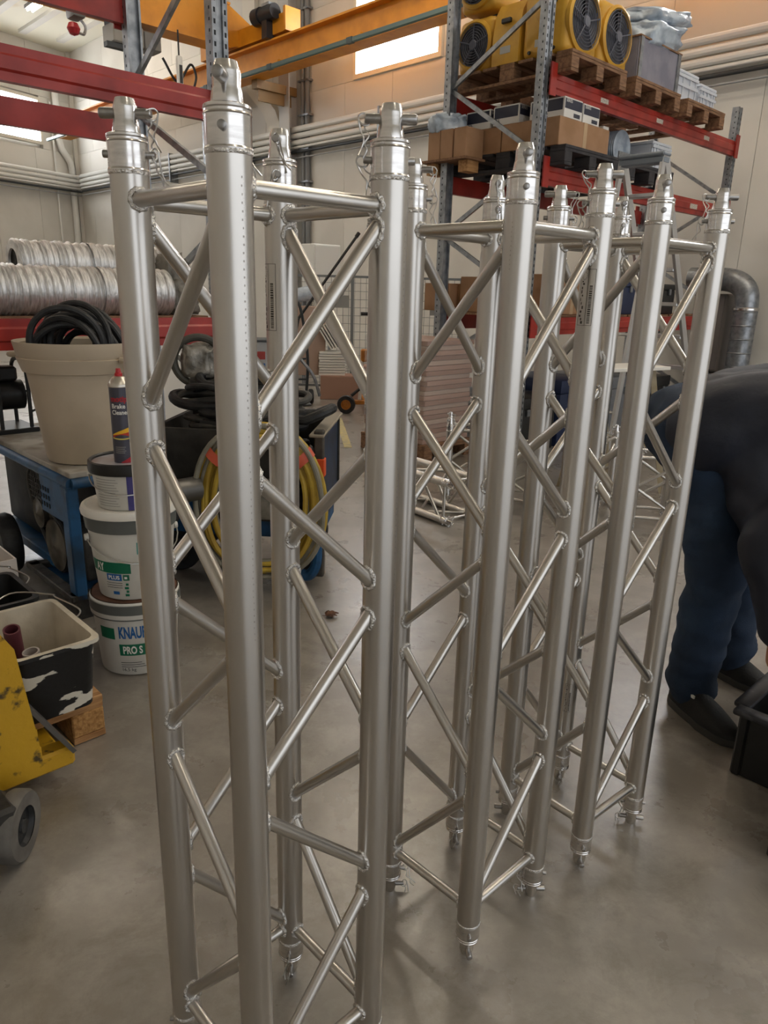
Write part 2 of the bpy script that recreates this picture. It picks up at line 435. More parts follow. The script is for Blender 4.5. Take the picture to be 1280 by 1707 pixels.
FER = G().lathe([(.0252, -.046), (.0262, -.0455), (.0266, -.043), (.0255, -.041), (.0254, -.0108), (.0262, -.0095), (.0254, -.008), (.0254, -.0055), (.0262, -.004), (.0258, -.0012), (.0235, 0), (.018, .0)], 32).mesh('ferrule', ALUM, 25)
FERW = G().lathe([(.0250, -.0490), (.0262, -.0478), (.0264, -.0455), (.0262, -.0432), (.0250, -.042)], 40, cap=False).mesh('ring_weld', WELD, 60)
SPIG = G().lathe([(.0180, -.002), (.0176, .003), (.0160, .0135), (.0150, .0165), (.0150, .031), (.0144, .0335), (.0118, .0415), (.0095, .0418), (.0085, .038)], 28).mesh('spigot', ALUM, 25)
PIN = G().lathe([(.0, -.0335), (.0046, -.0335), (.0058, -.032), (.0062, 0), (.0068, .030), (.0062, .0325), (.0045, .0335), (0, .0335)], 14, axis=(0, -1, 0)).mesh('cross_pin', STEEL)
PINS = G().lathe([(.0, -.0345), (.0040, -.0345), (.0046, -.033), (.0050, .030), (.0046, .0318), (.003, .0325), (0, .0325)], 14, axis=(0, -1, 0)).mesh('cross_pin', STEEL)
def chord_ends(ch, ztop, zbot, rng):
    """sub-parts of a chord: local frame has -Y pointing outwards"""
    for top in (1, 0):
        z = ztop if top else zbot; fl = 0 if top else math.pi
        for nm, me in (('ferrule', FER), ('ring_weld', FERW), ('spigot', SPIG)):
            link(nm, me, ch, (0, 0, z), (0, fl, 0))
        sg = 1 if top else -1
        link('cross_pin', PIN, ch, (0, 0, z+sg*.0245), (0, 0, rng.uniform(-.12, .12)))
        link('cross_pin', PINS, ch, (0, 0, z-sg*.0235), (0, 0, rng.uniform(-.1, .1)))
        link('retaining_clip', CLIP, ch, (.0, .031, z+sg*.0245), (rng.uniform(-.3, .3), rng.uniform(-.5, .5), rng.uniform(-.8, .8)))
        link('retaining_clip', CLIP, ch, (.0, .033, z-sg*.0235), (rng.uniform(-.3, .3), rng.uniform(-.5, .5), rng.uniform(-.8, .8)))
DIAG = [(1.463, 1.228), (1.158, .967), (.913, .714), (.650, .452), (.392, .147)]
def make_truss(label, diag, ztop, zbot, hz, loc, rz, name='lattice_truss', seed=1, welds=True, group=None, lite=False):
    rng = random.Random(seed)
    t = thing(name, label, 'truss', loc, rz, group)
    angs = {'F': 0, 'R': 90, 'B': 180, 'L': 270}; order = 'FRBL'
    ctr = {c: Vector((HW*math.sin(R(a)), -HW*math.cos(R(a)), 0)) for c, a in angs.items()}
    cm = G().cyl((0, 0, zbot+.044), (0, 0, ztop-.044), RC, seg=40 if not lite else 20, cap=False).mesh('chord', ALU)
    for c in order:
        ch = link('chord', cm, t, ctr[c], (0, 0, R(angs[c])))
        chord_ends(ch, ztop, zbot, rng)
    meshes = {}
    for i, c in enumerate(order):
        c2 = order[(i+1) % 4]
        h = (ctr[c2]-ctr[c]).normalized()
        M = Matrix.Translation(ctr[c]) @ Matrix.Rotation(math.atan2(h.y, h.x), 4, 'Z')
        segs = [(z, z) for z in hz] + [(b, a) if k % 2 == 0 else (a, b) for k, (a, b) in enumerate(diag)]
        for k, (za, zb) in enumerate(segs):
            if k not in meshes:
                # local: chord one at origin, the other at x=.24
                p0 = Vector((RC-.006, 0, za)); p1 = Vector((.24-RC+.006, 0, zb))
                br = G().cyl(p0, p1, RB, seg=20 if not lite else 12).mesh('brace', ALU)
                wm = None
                if welds:
                    v = (p1-p0).normalized(); wm = []
                    for cx, p, vv in ((0, p0, v), (.24, p1, -v)):
                        cv = weld_curve(cx, 0, p, vv, RB)
                        rad = [.0036+.0008*math.sin(2.3*q+za*90)+rng.uniform(-.0004, .0004) for q in range(len(cv))]
                        wm.append(G().tube(cv, rad, 8, closed=True).mesh('weld_bead', WELD, 60))
                meshes[k] = (br, wm)
            br, wm = meshes[k]
            o = bpy.data.objects.new('brace', br); COL.objects.link(o); o.parent = t
            o.location = M.to_translation(); o.rotation_euler = (0, 0, math.atan2(h.y, h.x))
            for w_ in wm or (): link('weld_bead', w_, o)
    return t
ZT, ZB = 1.5666, .042
T1 = make_truss('nearest tall aluminium lattice truss standing at the left of the row', DIAG, ZT, ZB, (1.488, .121), (-.1741, 1.0361, 0), -.0202, seed=3, group='tall trusses standing on end')
T2 = make_truss('middle tall aluminium lattice truss of the three standing in a row', DIAG, ZT, ZB, (1.488, .121), (.2074, 1.4287, 0), -.0108, seed=5, group='tall trusses standing on end')
T3 = make_truss('rearmost tall aluminium lattice truss, next to the bending person', DIAG, ZT, ZB, (1.488, .121), (.5314, 1.7015, 0), -.0699, seed=9, group='tall trusses standing on end')
# etched type plates on chords
PRINT = mat('dark_etched_print', '3b342d', .6)
def chord_mark(tr, c, ang, z0, z1, w):
    ch = [o for o in tr.children if o.name.startswith('chord')]['FRBL'.index(c)]
    g = G(); r = .0253; a0 = ang-w/2/r; a1 = ang+w/2/r
    P = lambda a, z: Vector((r*math.sin(a), -r*math.cos(a), z))
    def bar(a_, b_, za, zb):
        n = 5; vs = []
        for zz in (za, zb):
            for k in range(n+1): vs.append(P(a_+(b_-a_)*k/n, zz))
        g.add(vs, [(k, k+1, n+2+k, n+1+k) for k in range(n)])
    t = .0007; ta = t/r
    bar(a0, a1, z0, z0+t); bar(a0, a1, z1-t, z1); bar(a0, a0+ta, z0, z1); bar(a1-ta, a1, z0, z1); bar(a0+.55*(a1-a0), a0+.55*(a1-a0)+ta, z0, z1)
    rg = random.Random(4); z = z0+.004
    while z < z1-.03:
        h = rg.uniform(.0012, .003); bar(a0+.68*(a1-a0), a0+.86*(a1-a0), z, z+h); z += h+.0011
    z = z0+.003
    while z < z1-.02:
        h = rg.uniform(.002, .006); q = rg.uniform(.08, .3); bar(a0+q*(a1-a0), a0+(q+rg.uniform(.05, .15))*(a1-a0), z, z+h); z += h+rg.uniform(.001, .004)
    # ring emblem at top
    for k in range(12):
        th = 2*math.pi*k/12
        aa = a0+(.28+.16*math.cos(th))*(a1-a0); zz = z1-.012+.007*math.sin(th); bar(aa, aa+ta*1.2, zz-.0008, zz+.0014)
    return stuff(g.obj('etched_plate', PRINT, ch))
chord_mark(T1, 'B', R(180-48), 1.318, 1.418, .032)
chord_mark(T2, 'R', R(-90-40), 1.33, 1.43, .03)
chord_mark(T3, 'B', R(180-10), .24, .33, .02)
def chord_ticks(tr, c, ang, z0, z1, st):
    ch = [o for o in tr.children if o.name.startswith('chord')]['FRBL'.index(c)]
    g = G(); r = .0252; z = z0; rg = random.Random(8)
    while z < z1:
        h = .0022; w = rg.uniform(.03, .07); a = ang+rg.uniform(-.02, .02)
        vs = [(r*math.sin(a+q*w), -r*math.cos(a+q*w), z+e*h) for e in (0, 1) for q in (0, .5, 1)]
        g.add(vs, [(0, 1, 4, 3), (1, 2, 5, 4)]); z += st
    stuff_ = g.obj('roller_marks', mat('faint_grey_mark', (.40, .37, .34), .45, 1.0), ch); stuff(stuff_)
chord_ticks(T1, 'F', R(42), .95, 1.50, .0085); chord_ticks(T1, 'R', R(-28), .9, 1.47, .0085)
chord_ticks(T2, 'F', R(-38), 1.42, 1.49, .007); chord_ticks(T2, 'F', R(48), 1.1, 1.5, .009)
# ============================================================ PALLET RACKS (one row, s = 3.7 .. 4.62)
SF, SR = 3.7, 4.62
def upright_mesh(h):
    g = G(); w, d = .045, .035
    poly = [(-w, -d), (-.018, -d), (-.014, -d+.012), (.014, -d+.012), (.018, -d), (w, -d), (w, d), (w-.012, d), (w-.012, d-.02), (-w+.012, d-.02), (-w+.012, d), (-w, d)]
    g.prism(poly, 0.0, h); g.box((0, 0, .006), (.14, .13, .012)); return g.mesh('upright', GALV, 20)
def slots_mesh(h):
    g = G(); z = .15
    while z < h-.05:
        for x in (-.031, .031): g.box((x, -.0352, z), (.011, .0012, .022))
        for x in (-.0452, .0452): g.box((x, -.008, z+.012), (.0012, .010, .014))
        z += .05
    return g.mesh('slot_holes', DARKHOLE)
ST = {}
def rack(name, label, n0, n1, h0, h1, levels, zig, rear_extra):
    t = thing(name, label, 'rack', W(0, 0), RZ)
    for n, h in ((n0, h0), (n1, h1)):
        for s, fl in ((SF, 0), (SR, math.pi)):
            if h not in ST: ST[h] = (upright_mesh(h), slots_mesh(h))
            u = link('upright', ST[h][0], t, (n, s, 0), (0, 0, fl))
            q = link('slot_holes', ST[h][1], u); q['kind'] = 'stuff'
        for a_, za, b_, zb in zig:
            if max(za, zb) > h: continue
            sa = SF+.02 if a_ == 'F' else SR-.02; sb = SF+.02 if b_ == 'F' else SR-.02
            G().box((0, 0, 0), (.022, math.hypot(sb-sa, zb-za), .035)).obj('frame_brace', GALV, t, loc=(n, (sa+sb)/2, (za+zb)/2), rot=(math.atan2(zb-za, sb-sa), 0, 0))
    L = n1-n0-.09
    poly = [(-.022, -.07), (.022, -.07), (.022, .07), (-.022, .07), (-.022, .035), (-.030, .025), (-.030, -.025), (-.022, -.035)]
    def beam(s, fl, z):
        M = Matrix(((0, 0, 1, 0), (1, 0, 0, 0), (0, 1, 0, 0), (0, 0, 0, 1)))
        o = G().prism(poly, -L/2, L/2, M).obj('beam', RED, t, loc=((n0+n1)/2, s, z), rot=(0, 0, fl), ang=20)
        for e in (-1, 1):
            c = G().box((e*(L/2+.005), -.038 if True else 0, .02), (.075, .012, .22)).obj('beam_connector', RED, o)
            G
        return o
    for z in levels:
        beam(SF-.03, 0, z); beam(SR+.03, math.pi, z)
    for z in rear_extra: beam(SR+.03, math.pi, z)
    return t
rackL = rack('pallet_rack', 'red and galvanised rack at left with silver pipe rolls lying on it', -1.18, 2.3, 4.0, 4.0, (2.26, 1.145),
     [('F', 3.05, 'R', 2.55), ('R', 2.36, 'F', 1.92), ('F', 1.70, 'R', 1.28), ('R', 1.12, 'F', .68), ('F', .5, 'R', .12)], (2.90,))
rackR = rack('pallet_rack', 'red and galvanised rack at right loaded with yellow blowers and boxes', 5.105, 8.58, 4.0, 3.31, (2.905, 2.27, 1.125),
     [('F', 3.46, 'R', 3.0), ('R', 2.98, 'F', 2.43), ('F', 2.38, 'R', 1.88), ('R', 1.83, 'F', 1.35), ('F', 1.28, 'R', .8), ('R', .75, 'F', .3)], ())
STK = mat('beam_sticker', 'd5cdbf', .6, 0, '8d8478', 160, mixlo=.5, mixhi=.55)
fb = [o for o in rackR.children if o.name.startswith('beam') and 'conn' not in o.name]
for nn in (-.95, .0, .98):
    G().box((nn, -.0315, .0), (.12, .0012, .035)).obj('beam_sticker', STK, fb[0])
for nn in (.9,): G().box((nn, -.0315, .0), (.16, .0012, .045)).obj('beam_sticker', STK, fb[2])

# ---- pallets (EUR: 1.2 x .8 x .144); local x = n (0.8), y = s (1.2)
def plank(l, w, h): return G().box((0, 0, 0), (w, l, h), bev=.003).mesh('board', None)
PLM = {}
def make_pallet(label, n, s, z, m, lx=.8, ly=1.2, group='wooden pallets on the racks', rz=RZ, world=None, name='wooden_pallet'):
    t = thing(name, label, 'pallet', world if world is not None else W(n, s, z), rz, group)
    key = (m.name, lx, ly)
    if key not in PLM:
        PLM[key] = [G().box((0, 0, 0), (lx, .14, .022), bev=.002).mesh('board', m), G().box((0, 0, 0), (.10, ly, .022), bev=.002).mesh('board', m),
                    G().box((0, 0, 0), (.10, .145, .078), bev=.004).mesh('block', CHIP if m is WOOD else m), G().box((0, 0, 0), (lx, .10, .022), bev=.002).mesh('board', m)]
    a_, b_, c_, d_ = PLM[key]
    for x in (-lx/2+.05, 0, lx/2-.05):
        link('bottom_board', b_, t, (x, 0, .011))
        for yy in (-ly/2+.0725, 0, ly/2-.0725): link('block', c_, t, (x, yy, .061))
    for yy in (-ly/2+.0725, 0, ly/2-.0725): link('stringer_board', a_, t, (0, yy, .111))
    k = 7
    for i in range(k): link('deck_board', PLM[key][3] if False else a_, t, (0, -ly/2+.07+i*(ly-.14)/(k-1), .133))
    return t
make_pallet('weathered pallet under the yellow blowers on the top shelf', 5.6, 4.12, 2.977, WOODD)
make_pallet('pallet under the grey wooden crate on the top shelf', 6.55, 4.12, 2.977, WOODD)
make_pallet('pallet under the white plastic crates at the end of the top shelf', 7.5, 4.12, 2.977, WOODD)
make_pallet('dark pallet under the big brown carton on the second shelf', 5.62, 4.12, 2.342, mat('dark_stained_wood', '3d3a3c', .8, 0, '2b2a2d', 10))
make_pallet('dark pallet under the loose goods further along the second shelf', 6.6, 4.12, 2.342, mat('dark_stained_wood', '3d3a3c'))

# ---- yellow blowers
GRILL = mat('dark_blower_grill', '2b2c33', .5, 0, '3c3d47', 20)
def blower(label, n, s, z, face, w=.44, d=.40, h=.46):
    """housing with a round grilled fan; face=0 faces the aisle (-s), face=1 faces -n"""
    t = thing('blower', label, 'fan', W(n, s, z), RZ+(0 if face == 0 else -math.pi/2), 'yellow blowers on the top shelf')
    hs = G().box((0, 0, h/2), (w, d, h), bev=.05, seg=3).obj('housing', FANY, t)
    r = min(w, h)*.43; cz = h/2
    G().lathe([(r+.03, 0), (r+.03, .03), (r+.008, .042), (r-.004, .03), (r-.004, .0)], 40, (0, -d/2+.012, cz), (0, -1, 0), cap=False).obj('fan_ring', FANY, t)
    G().lathe([(0, .0), (r, .0)], 40, (0, -d/2-.004, cz), (0, -1, 0), cap=False).obj('fan_backing', GRILL, t)
    gr = G()
    for k in range(1, 9): 
        rr = r*k/8.2; gr.tube([(rr*math.cos(a), -d/2-.028, cz+rr*math.sin(a)) for a in [2*math.pi*i/36 for i in range(36)]], .0028, 5, closed=True)
    for k in range(5):
        a = 2*math.pi*k/5+.3; gr.tube([(0, -d/2-.028, cz), (r*math.cos(a), -d/2-.024, cz+r*math.sin(a))], .006, 6)
    gr.lathe([(0, .012), (.035, .010), (.042, 0)], 18, (0, -d/2-.026, cz), (0, -1, 0))
    stuff(gr.obj('fan_grill', mat('grey_grill_wire', '565863', .45), t))
    for k in range(5):
        bl = G()
        a = 2*math.pi*k/5; M = Matrix.Translation((0, -d/2-.012, cz)) @ Matrix.Rotation(-a, 4, 'Y') @ Matrix.Rotation(.35, 4, 'Z')
        bl.add([M @ Vector(p) for p in [(-.025, 0, .03), (.03, 0, .03), (.055, -.004, r*.9), (-.045, .004, r*.9)]], [(0, 1, 2, 3)])
        bl.obj('fan_blade', mat('blade_grey', '3f404a', .5), t)
    # side handle, switch box, label
    G().tube(bez([(-w/2-.002, -.10, h*.74), (-w/2-.03, -.08, h*.75), (-w/2-.03, .04, h*.75), (-w/2-.002, .06, h*.74)], 5), .011, 8).obj('side_handle', BLACKP, t)
    G().lathe([(0, .006), (.05, .006), (.06, 0)], 20, (-w/2, .02, h*.62), (-1, 0, 0)).obj('side_dial', FANY, t)
    G().box((-w/2-.001, .02, h*.2), (.004, .11, .05), bev=.001).obj('rating_label', mat('rating_label', 'b8b7b0', .5), t)
    for yy in (-.1, .12): G().lathe([(0, .012), (.012, .012), (.014, 0)], 10, (-w/2, yy, h*.08), (-1, 0, 0)).obj('foot_stud', BLACKP, t)
    v, f = text_verts('TROTEC', .05); G().add([(-w/2-.0015, -p.x+.08, p.y+h*.88) for p in v], f).obj('brand_print', BLACKP, t); stuff(t.children[-1])
    G().tube(bez([(-.09, -.02, h-.004), (-.08, -.02, h+.05), (.08, -.02, h+.05), (.09, -.02, h-.004)], 5), .013, 8).obj('top_handle', BLACKP, t)
    return t
PZ = 3.121
blower('yellow blower with big dark fan facing the aisle, right behind the upright', 5.43, 3.80, PZ, 0)
blower('yellow blower with big dark fan facing the aisle, furthest right of the load', 5.90, 3.80, PZ, 0)
blower('lower yellow blower with round grill on the left flank of the pallet', 5.42, 4.50, PZ, 1, .36, .36, .40)
blower('upper yellow blower stacked on the one at the left rear', 5.42, 4.50, PZ+.445, 1, .36, .36, .40)
t = thing('blower', 'plain-sided yellow blower between the round grill and the upright', 'fan', W(5.40, 4.15, PZ), RZ, 'yellow blowers on the top shelf')
G().prism([(-.2, 0), (.2, 0), (.2, .44), (-.12, .44), (-.17, .36), (-.2, .2)], -.13, .13, Matrix(((1, 0, 0, 0), (0, 0, -1, 0), (0, 1, 0, 0), (0, 0, 0, 1)))).obj('housing', FANY, t)
G().box((-.203, 0, .3), (.03, .09, .035), bev=.006).obj('side_handle', BLACKP, t)
G().box((-.201, .0, .1), (.004, .1, .05)).obj('rating_label', mat('rating_label', 'b8b7b0'), t)
blower('yellow blower at the back of the pallet behind the aisle-facing ones', 5.90, 4.40, PZ, 0)
t = thing('cardboard_sheet', 'pinkish cardboard sheet standing behind the right-hand blower', 'cardboard', W(6.17, 3.95, PZ), RZ)
G().box((0, 0, .23), (.03, .5, .46), bev=.004).obj('sheet', mat('pink_card', 'c09a92', .8), t); G().box((.0, 0, .465), (.08, .5, .008)).obj('folded_flap', mat('pink_card', 'c09a92'), t)

# ---- grey wooden crate, bags, white plastic crates
GCR = mat('grey_purple_crate', '86848f', .7, 0, '757380', 6)
t = thing('wooden_crate', 'grey wooden crate on the top shelf beside the blowers', 'crate', W(6.55, 4.0, PZ), RZ)
for nm, c, d in (('front_board', (0, -.44, .15), (.72, .02, .3)), ('back_board', (0, .44, .15), (.72, .02, .3)), ('side_board', (-.35, 0, .15), (.02, .86, .3)), ('side_board', (.35, 0, .15), (.02, .86, .3)), ('bottom_board', (0, 0, .01), (.68, .86, .02))):
    box1(nm, c, d, GCR, t, .003)
for x in (-.33, .33): box1('corner_strip', (x, -.455, .15), (.05, .012, .3), GALV, t)
def blob(name, dims, m, parent, seed, amp=.25, loc=(0, 0, 0), fr=2.2, seg=4):
    bm = bmesh.new(); bmesh.ops.create_icosphere(bm, subdivisions=seg, radius=1)
    o = Vector((seed*7.3, seed*3.1, seed))
    for v in bm.verts:
        p = v.co.copy(); q = p.copy()
        for i in range(3): q[i] = math.copysign(abs(p[i])**.6, p[i])
        k = 1+amp*noise.noise(p*fr+o)+amp*.5*noise.noise(p*fr*2.7+o)+amp*.25*abs(noise.noise(p*fr*6+o))
        v.co = Vector((q.x*dims[0], q.y*dims[1], q.z*dims[2]))*k
        if v.co.z < -dims[2]*.85: v.co.z = -dims[2]*.85
    me = bpy.data.meshes.new(name); bm.to_mesh(me); bm.free(); me.materials.append(m)
    me.polygons.foreach_set('use_smooth', [True]*len(me.polygons))
    return link(name, me, parent, loc)
FOIL = mat('clear_plastic_foil', 'b9c4cf', .22, 0, '8f9cab', 9, bump=.5, bscale=25)
for i, (n, s, z, d, lab) in enumerate(((6.64, 3.80, PZ+.41, (.35, .28, .11), 'lower crumpled clear plastic bag on the grey crate'), (6.80, 3.8, PZ+.60, (.36, .24, .07), 'upper folded clear plastic bag lying on another bag'))):
    b = blob('plastic_bag', d, FOIL, None, 3+i, .22); b.location = W(n, s, z); b.rotation_euler = (R(6), R(-8), RZ); tag(b, lab, 'bag')
t = thing('plywood_lid', 'thin plywood lid lying across the grey crate below the bags', 'lid', W(6.55, 4.0, PZ+.3), RZ); box1('lid_board', (0, 0, .006), (.74, .92, .012), WOODD, t); box1('lid_batten', (0, 0, -.012), (.6, .06, .02), WOODD, t)
WC = mat('white_crate_plastic', 'c9ced6', .45)
def crate(label, n, s, z, lx, ly, h, m=WC):
    t = thing('plastic_crate', label, 'crate', W(n, s, z), RZ, 'white plastic crates')
    for sx, c, d in (('front_wall', (0, -ly/2+.01, h/2), (lx, .02, h)), ('back_wall', (0, ly/2-.01, h/2), (lx, .02, h)), ('side_wall', (-lx/2+.01, 0, h/2), (.02, ly-.04, h)), ('side_wall', (lx/2-.01, 0, h/2), (.02, ly-.04, h))): box1(sx, c, d, m, t, .003)
    box1('base', (0, 0, .01), (lx-.04, ly-.04, .02), m, t)
    g = G(); 
    for zz in (.03, h*.6, h-.02): g.box((0, -ly/2-.008, zz), (lx+.02, .016, .025))
    for x in (-lx/2+.03, -lx/4, 0, lx/4, lx/2-.03): g.box((x, -ly/2-.006, h/2), (.018, .012, h))
    split(g, 'front_rib', m, t)
    box1('lid', (0, 0, h+.012), (lx+.02, ly+.02, .024), m, t, .004)
    return t
crate('white ribbed plastic crate with lid, left of two at the shelf end', 7.22, 3.86, PZ, .58, .4, .24)
crate('smaller white plastic crate at the very end of the top shelf', 7.75, 3.86, PZ, .34, .4, .20)

# ---- second shelf boxes
Z1 = 2.342+.144
def carton(label, n, s, z, lx, ly, h, m=CARD, group='boxes on the racks', rz=0, tape=True, name='cardboard_box'):
    t = thing(name, label, 'box', W(n, s, z), RZ+rz, group)
    box1('box_body', (0, 0, h/2-.003), (lx, ly, h-.006), m, t, .004)
    for e in (-1, 1): box1('box_flap', (0, e*ly/4, h-.003), (lx-.004, ly/2-.006, .006), m, t)
    if tape: box1('packing_tape', (0, 0, h/2+.0006), (.05, ly+.002, h+.0008), mat('packing_tape', 'b79a78', .3), t)
    return t
carton('big brown carton on the dark pallet under the printed boxes', 5.57, 3.86, Z1, .72, .55, .20)
WB = mat('white_box_card', 'd9d6d0', .6); NAVY = mat('navy_box_print', '23273a', .55)
def printed(label, n, s, z, lx, ly, h, face='f', txt='168112'):
    t = thing('printed_box', label, 'box', W(n, s, z), RZ, 'white printed boxes on the second shelf')
    box1('box_body', (0, 0, h/2), (lx, ly, h), WB, t, .003)
    box1('box_lid', (0, 0, h+.002), (lx-.01, ly-.01, .005), WB, t)
    box1('front_print', (0, -ly/2-.0006, h*.7), (lx*.94, .0012, h*.5), NAVY, t)
    box1('side_print', (-lx/2-.0006, 0, h*.66), (.0012, ly*.9, h*.58), NAVY, t)
    LT = mat('box_lettering', 'e8e6e0', .6)
    v, f = text_verts('SERIES', .03); G().add([(p.x-lx*.42, -ly/2-.0018, p.y+h*.78) for p in v], f).obj('lettering', LT, t)['kind'] = 'stuff'
    v, f = text_verts(txt, .05); G().add([(-lx/2-.0018, -p.x+ly*.42, p.y+h*.10) for p in v], f).obj('number_print', NAVY, t)['kind'] = 'stuff'
    g = G()
    for k in range(3): g.box((lx*.2, -ly/2-.0012, h*(.12+.07*k)), (lx*.35, .0012, .008))
    stuff(g.obj('barcode_print', NAVY, t))
    return t
printed('white and navy printed box standing foremost on the brown carton', 5.40, 3.76, Z1+.204, .25, .32, .138)
printed('white and navy printed box to the right of the foremost one', 5.66, 3.76, Z1+.204, .24, .32, .132, txt='96')
printed('white and navy printed box behind the upright on the flank of the load', 5.36, 4.12, Z1+.204, .26, .26, .138, txt='26')
printed('white and navy printed box furthest back, showing a dark square panel', 5.36, 4.42, Z1+.20, .24, .26, .14, txt='00')
carton('long brown carton carrying the rear printed boxes', 5.57, 4.40, Z1, .70, .5, .195)
for i, s in enumerate((4.56, 4.42, 4.27)):
    carton('brown carton end, %s of three on second shelf' % ('furthest back', 'the middle one', 'nearest the upright')[i], 5.10, s+.12, 2.45, .22, .135, .22, tape=False)
t = thing('support_board', 'board carrying three brown cartons on the left flank of the second shelf', 'board', W(5.1, 4.56, 2.342), RZ); box1('board', (0, 0, .098), (.26, .5, .018), WOODD, t); 
for e in (-.18, .18): box1('board_block', (0, e, .044), (.14, .1, .088), WOOD, t)
b = blob('plastic_bag', (.16, .14, .09), FOIL, None, 9, .25); b.location = W(5.14, 4.66, 2.72); tag(b, 'small crumpled foil bag on the brown cartons behind the upright', 'bag')
t = thing('white_carton', 'tall narrow white carton beside the big brown carton', 'box', W(6.06, 3.80, Z1), RZ); box1('box_body', (0, 0, .13), (.09, .2, .26), WB, t, .004); box1('box_flap', (0, 0, .262), (.088, .198, .004), WB, t)
g = G(); prof = []
for k in range(22): prof += [(.14, k*.02), (.15, k*.02+.01)]
tag(g.lathe(prof, 28, axis=(0, -1, 0)).obj('flexible_duct', FOIL, None, loc=W(6.55, 4.25, Z1+.024+.152), rot=(0, 0, RZ)), 'coiled grey flexible duct on the second shelf behind the ladder', 'duct')
t = thing('duct_tray', 'flat grey tray under the coiled flexible duct', 'tray', W(6.55, 3.95, Z1), RZ); box1('tray_base', (0, 0, .012), (.6, .55, .024), GALV, t); box1('tray_rim', (0, -.28, .05), (.6, .01, .1), GALV, t)
crate('white plastic crate on the second shelf right of the flexible duct', 7.0, 3.9, Z1, .34, .45, .24)
# ---- bottom shelf
DKB = mat('dark_blue_case', '1f2b4a', .5); 
def case(label, n, s, z, lx, ly, h, m, latch=True):
    t = thing('storage_case', label, 'case', W(n, s, z), RZ, 'storage cases on the lowest shelf')
    box1('case_body', (0, 0, h*.4), (lx, ly, h*.8), m, t, .012, seg=2); box1('case_lid', (0, 0, h*.9), (lx+.01, ly+.01, h*.2), m, t, .012, seg=2)
    for e in (-.25, .25): box1('latch', (lx*e, -ly/2-.01, h*.74), (.04, .012, .06), GALV, t)
    return t
t = thing('shelf_decking', 'wire decking boards on the lowest shelf of the right rack', 'shelf', W(6.84, 4.16, 1.195), RZ)
for k in range(8): box1('deck_board', (-1.5+k*.43, 0, .009), (.40, .86, .018), WOODD, t)
D0 = 1.215
carton('brown carton on the lowest shelf by the left upright', 5.40, 4.3, D0, .36, .4, .3)
carton('brown carton in the middle of the lowest shelf behind the trusses', 5.95, 4.0, D0, .45, .4, .34)
case('dark blue storage case on the lowest shelf behind the rear truss', 6.75, 3.95, D0, .5, .4, .32, DKB)
case('black storage case on the lowest shelf right of the ladder', 7.5, 3.95, D0, .55, .45, .30, BLACKP)
carton('brown carton at the far left end of the lowest right shelf', 5.3, 4.72, D0, .3, .3, .24)
for i, (n, m, h, lab) in enumerate(((5.55, BLACKP, .5, 'black equipment case on the floor under the right rack'), (6.2, DKB, .62, 'dark blue case on the floor under the right rack'), (6.95, mat('grey_case', '6d7076', .5), .6, 'grey storage case on the floor under the right rack'), (7.8, BLACKP, .55, 'black case on the floor at the far end under the rack'))):
    case(lab, n, 4.15, 0, .58, .7, h, m)

# ============================================================ OVERHEAD CRANE
cr = thing('crane_runway', 'yellow crane runway beam along the wall in front of the windows', 'beam', W(8.2, 0, 0), RZ)
g = G().box((0, 10.75, 5.05), (.03, 19.5, .40)).box((0, 10.75, 5.26), (.30, 19.5, .03)).box((0, 10.75, 4.84), (.30, 19.5, .03)); split(g, 'girder_plate', ORANGE, cr)
G().box((0, 10.75, 5.30), (.06, 19.5, .05)).obj('crane_rail', mat('rail_steel', '7b6a50', .5, .5), cr)
for s in (6.0, 12.0, 18.0):
    G().box((.41, s, 4.75), (.86, .16, .14)).box((.41, s, 4.6), (.7, .04, .2)).obj('runway_bracket', mat('bracket_brown', '8a6a3d', .5), cr)
cb = thing('cable_rail', 'grey green conductor rail hung beside the yellow runway beam', 'rail', W(7.95, 0, 0), RZ)
G().box((0, 11, 4.83), (.05, 20, .07), bev=.01).obj('conductor_rail', mat('conductor_green', '4f6664', .45), cb)
for k in range(9):
    G().box((.1, 3+k*2.0, 4.89), (.2, .04, .03)).obj('rail_hanger', ORANGE, cb); box1('rail_joint', (0, 3.2+k*2.0, 4.83), (.06, .12, .08), mat('conductor_dark', '3a4a4d', .5), cb)
gd = thing('crane_girder', 'yellow bridge girder of the overhead crane near the ceiling', 'crane', W(0, 12.45, 0), RZ)
box1('girder_box', (2.6, 0, 5.62), (10.6, .34, .62), ORANGE, gd); box1('girder_flange', (2.6, 0, 5.30), (10.6, .42, .03), ORANGE, gd); box1('girder_flange', (2.6, 0, 5.94), (10.6, .42, .03), ORANGE, gd)
g = G().prism([(7.9, 5.3), (8.35, 5.42), (8.35, 5.72), (7.9, 5.94)], -.15, .15, Matrix(((1, 0, 0, 0), (0, 0, -1, 0), (0, 1, 0, 0), (0, 0, 0, 1)))); g.obj('girder_end', ORANGE, gd)
et = G().box((8.2, -.2, 5.46), (.26, 2.6, .26)).obj('end_carriage', ORANGE, gd)
for e in (-1.2, .8): G().cyl((8.2, e, 5.40), (8.2, e, 5.40) if False else (8.28, e, 5.40), .1, seg=18).obj('carriage_wheel', STEEL, et)
box1('buffer_plate', (8.2, -1.52, 5.5), (.3, .06, .34), ORANGE, gd)
mt = G().cyl((8.0, -1.35, 5.62), (8.0, -.95, 5.62), .11, seg=18).cyl((8.0, -.98, 5.62), (8.0, -.80, 5.62), .13, seg=18).box((8.02, -1.1, 5.42), (.14, .14, .3)).obj('drive_motor', mat('motor_dark', '22252c', .4), gd)
box1('motor_fin', (8.0, -1.15, 5.74), (.12, .2, .04), GALV, mt)
ho = thing('hoist_trolley', 'grey electric hoist trolley hanging under the yellow crane girder', 'hoist', W(6.05, 12.45, 0), RZ)
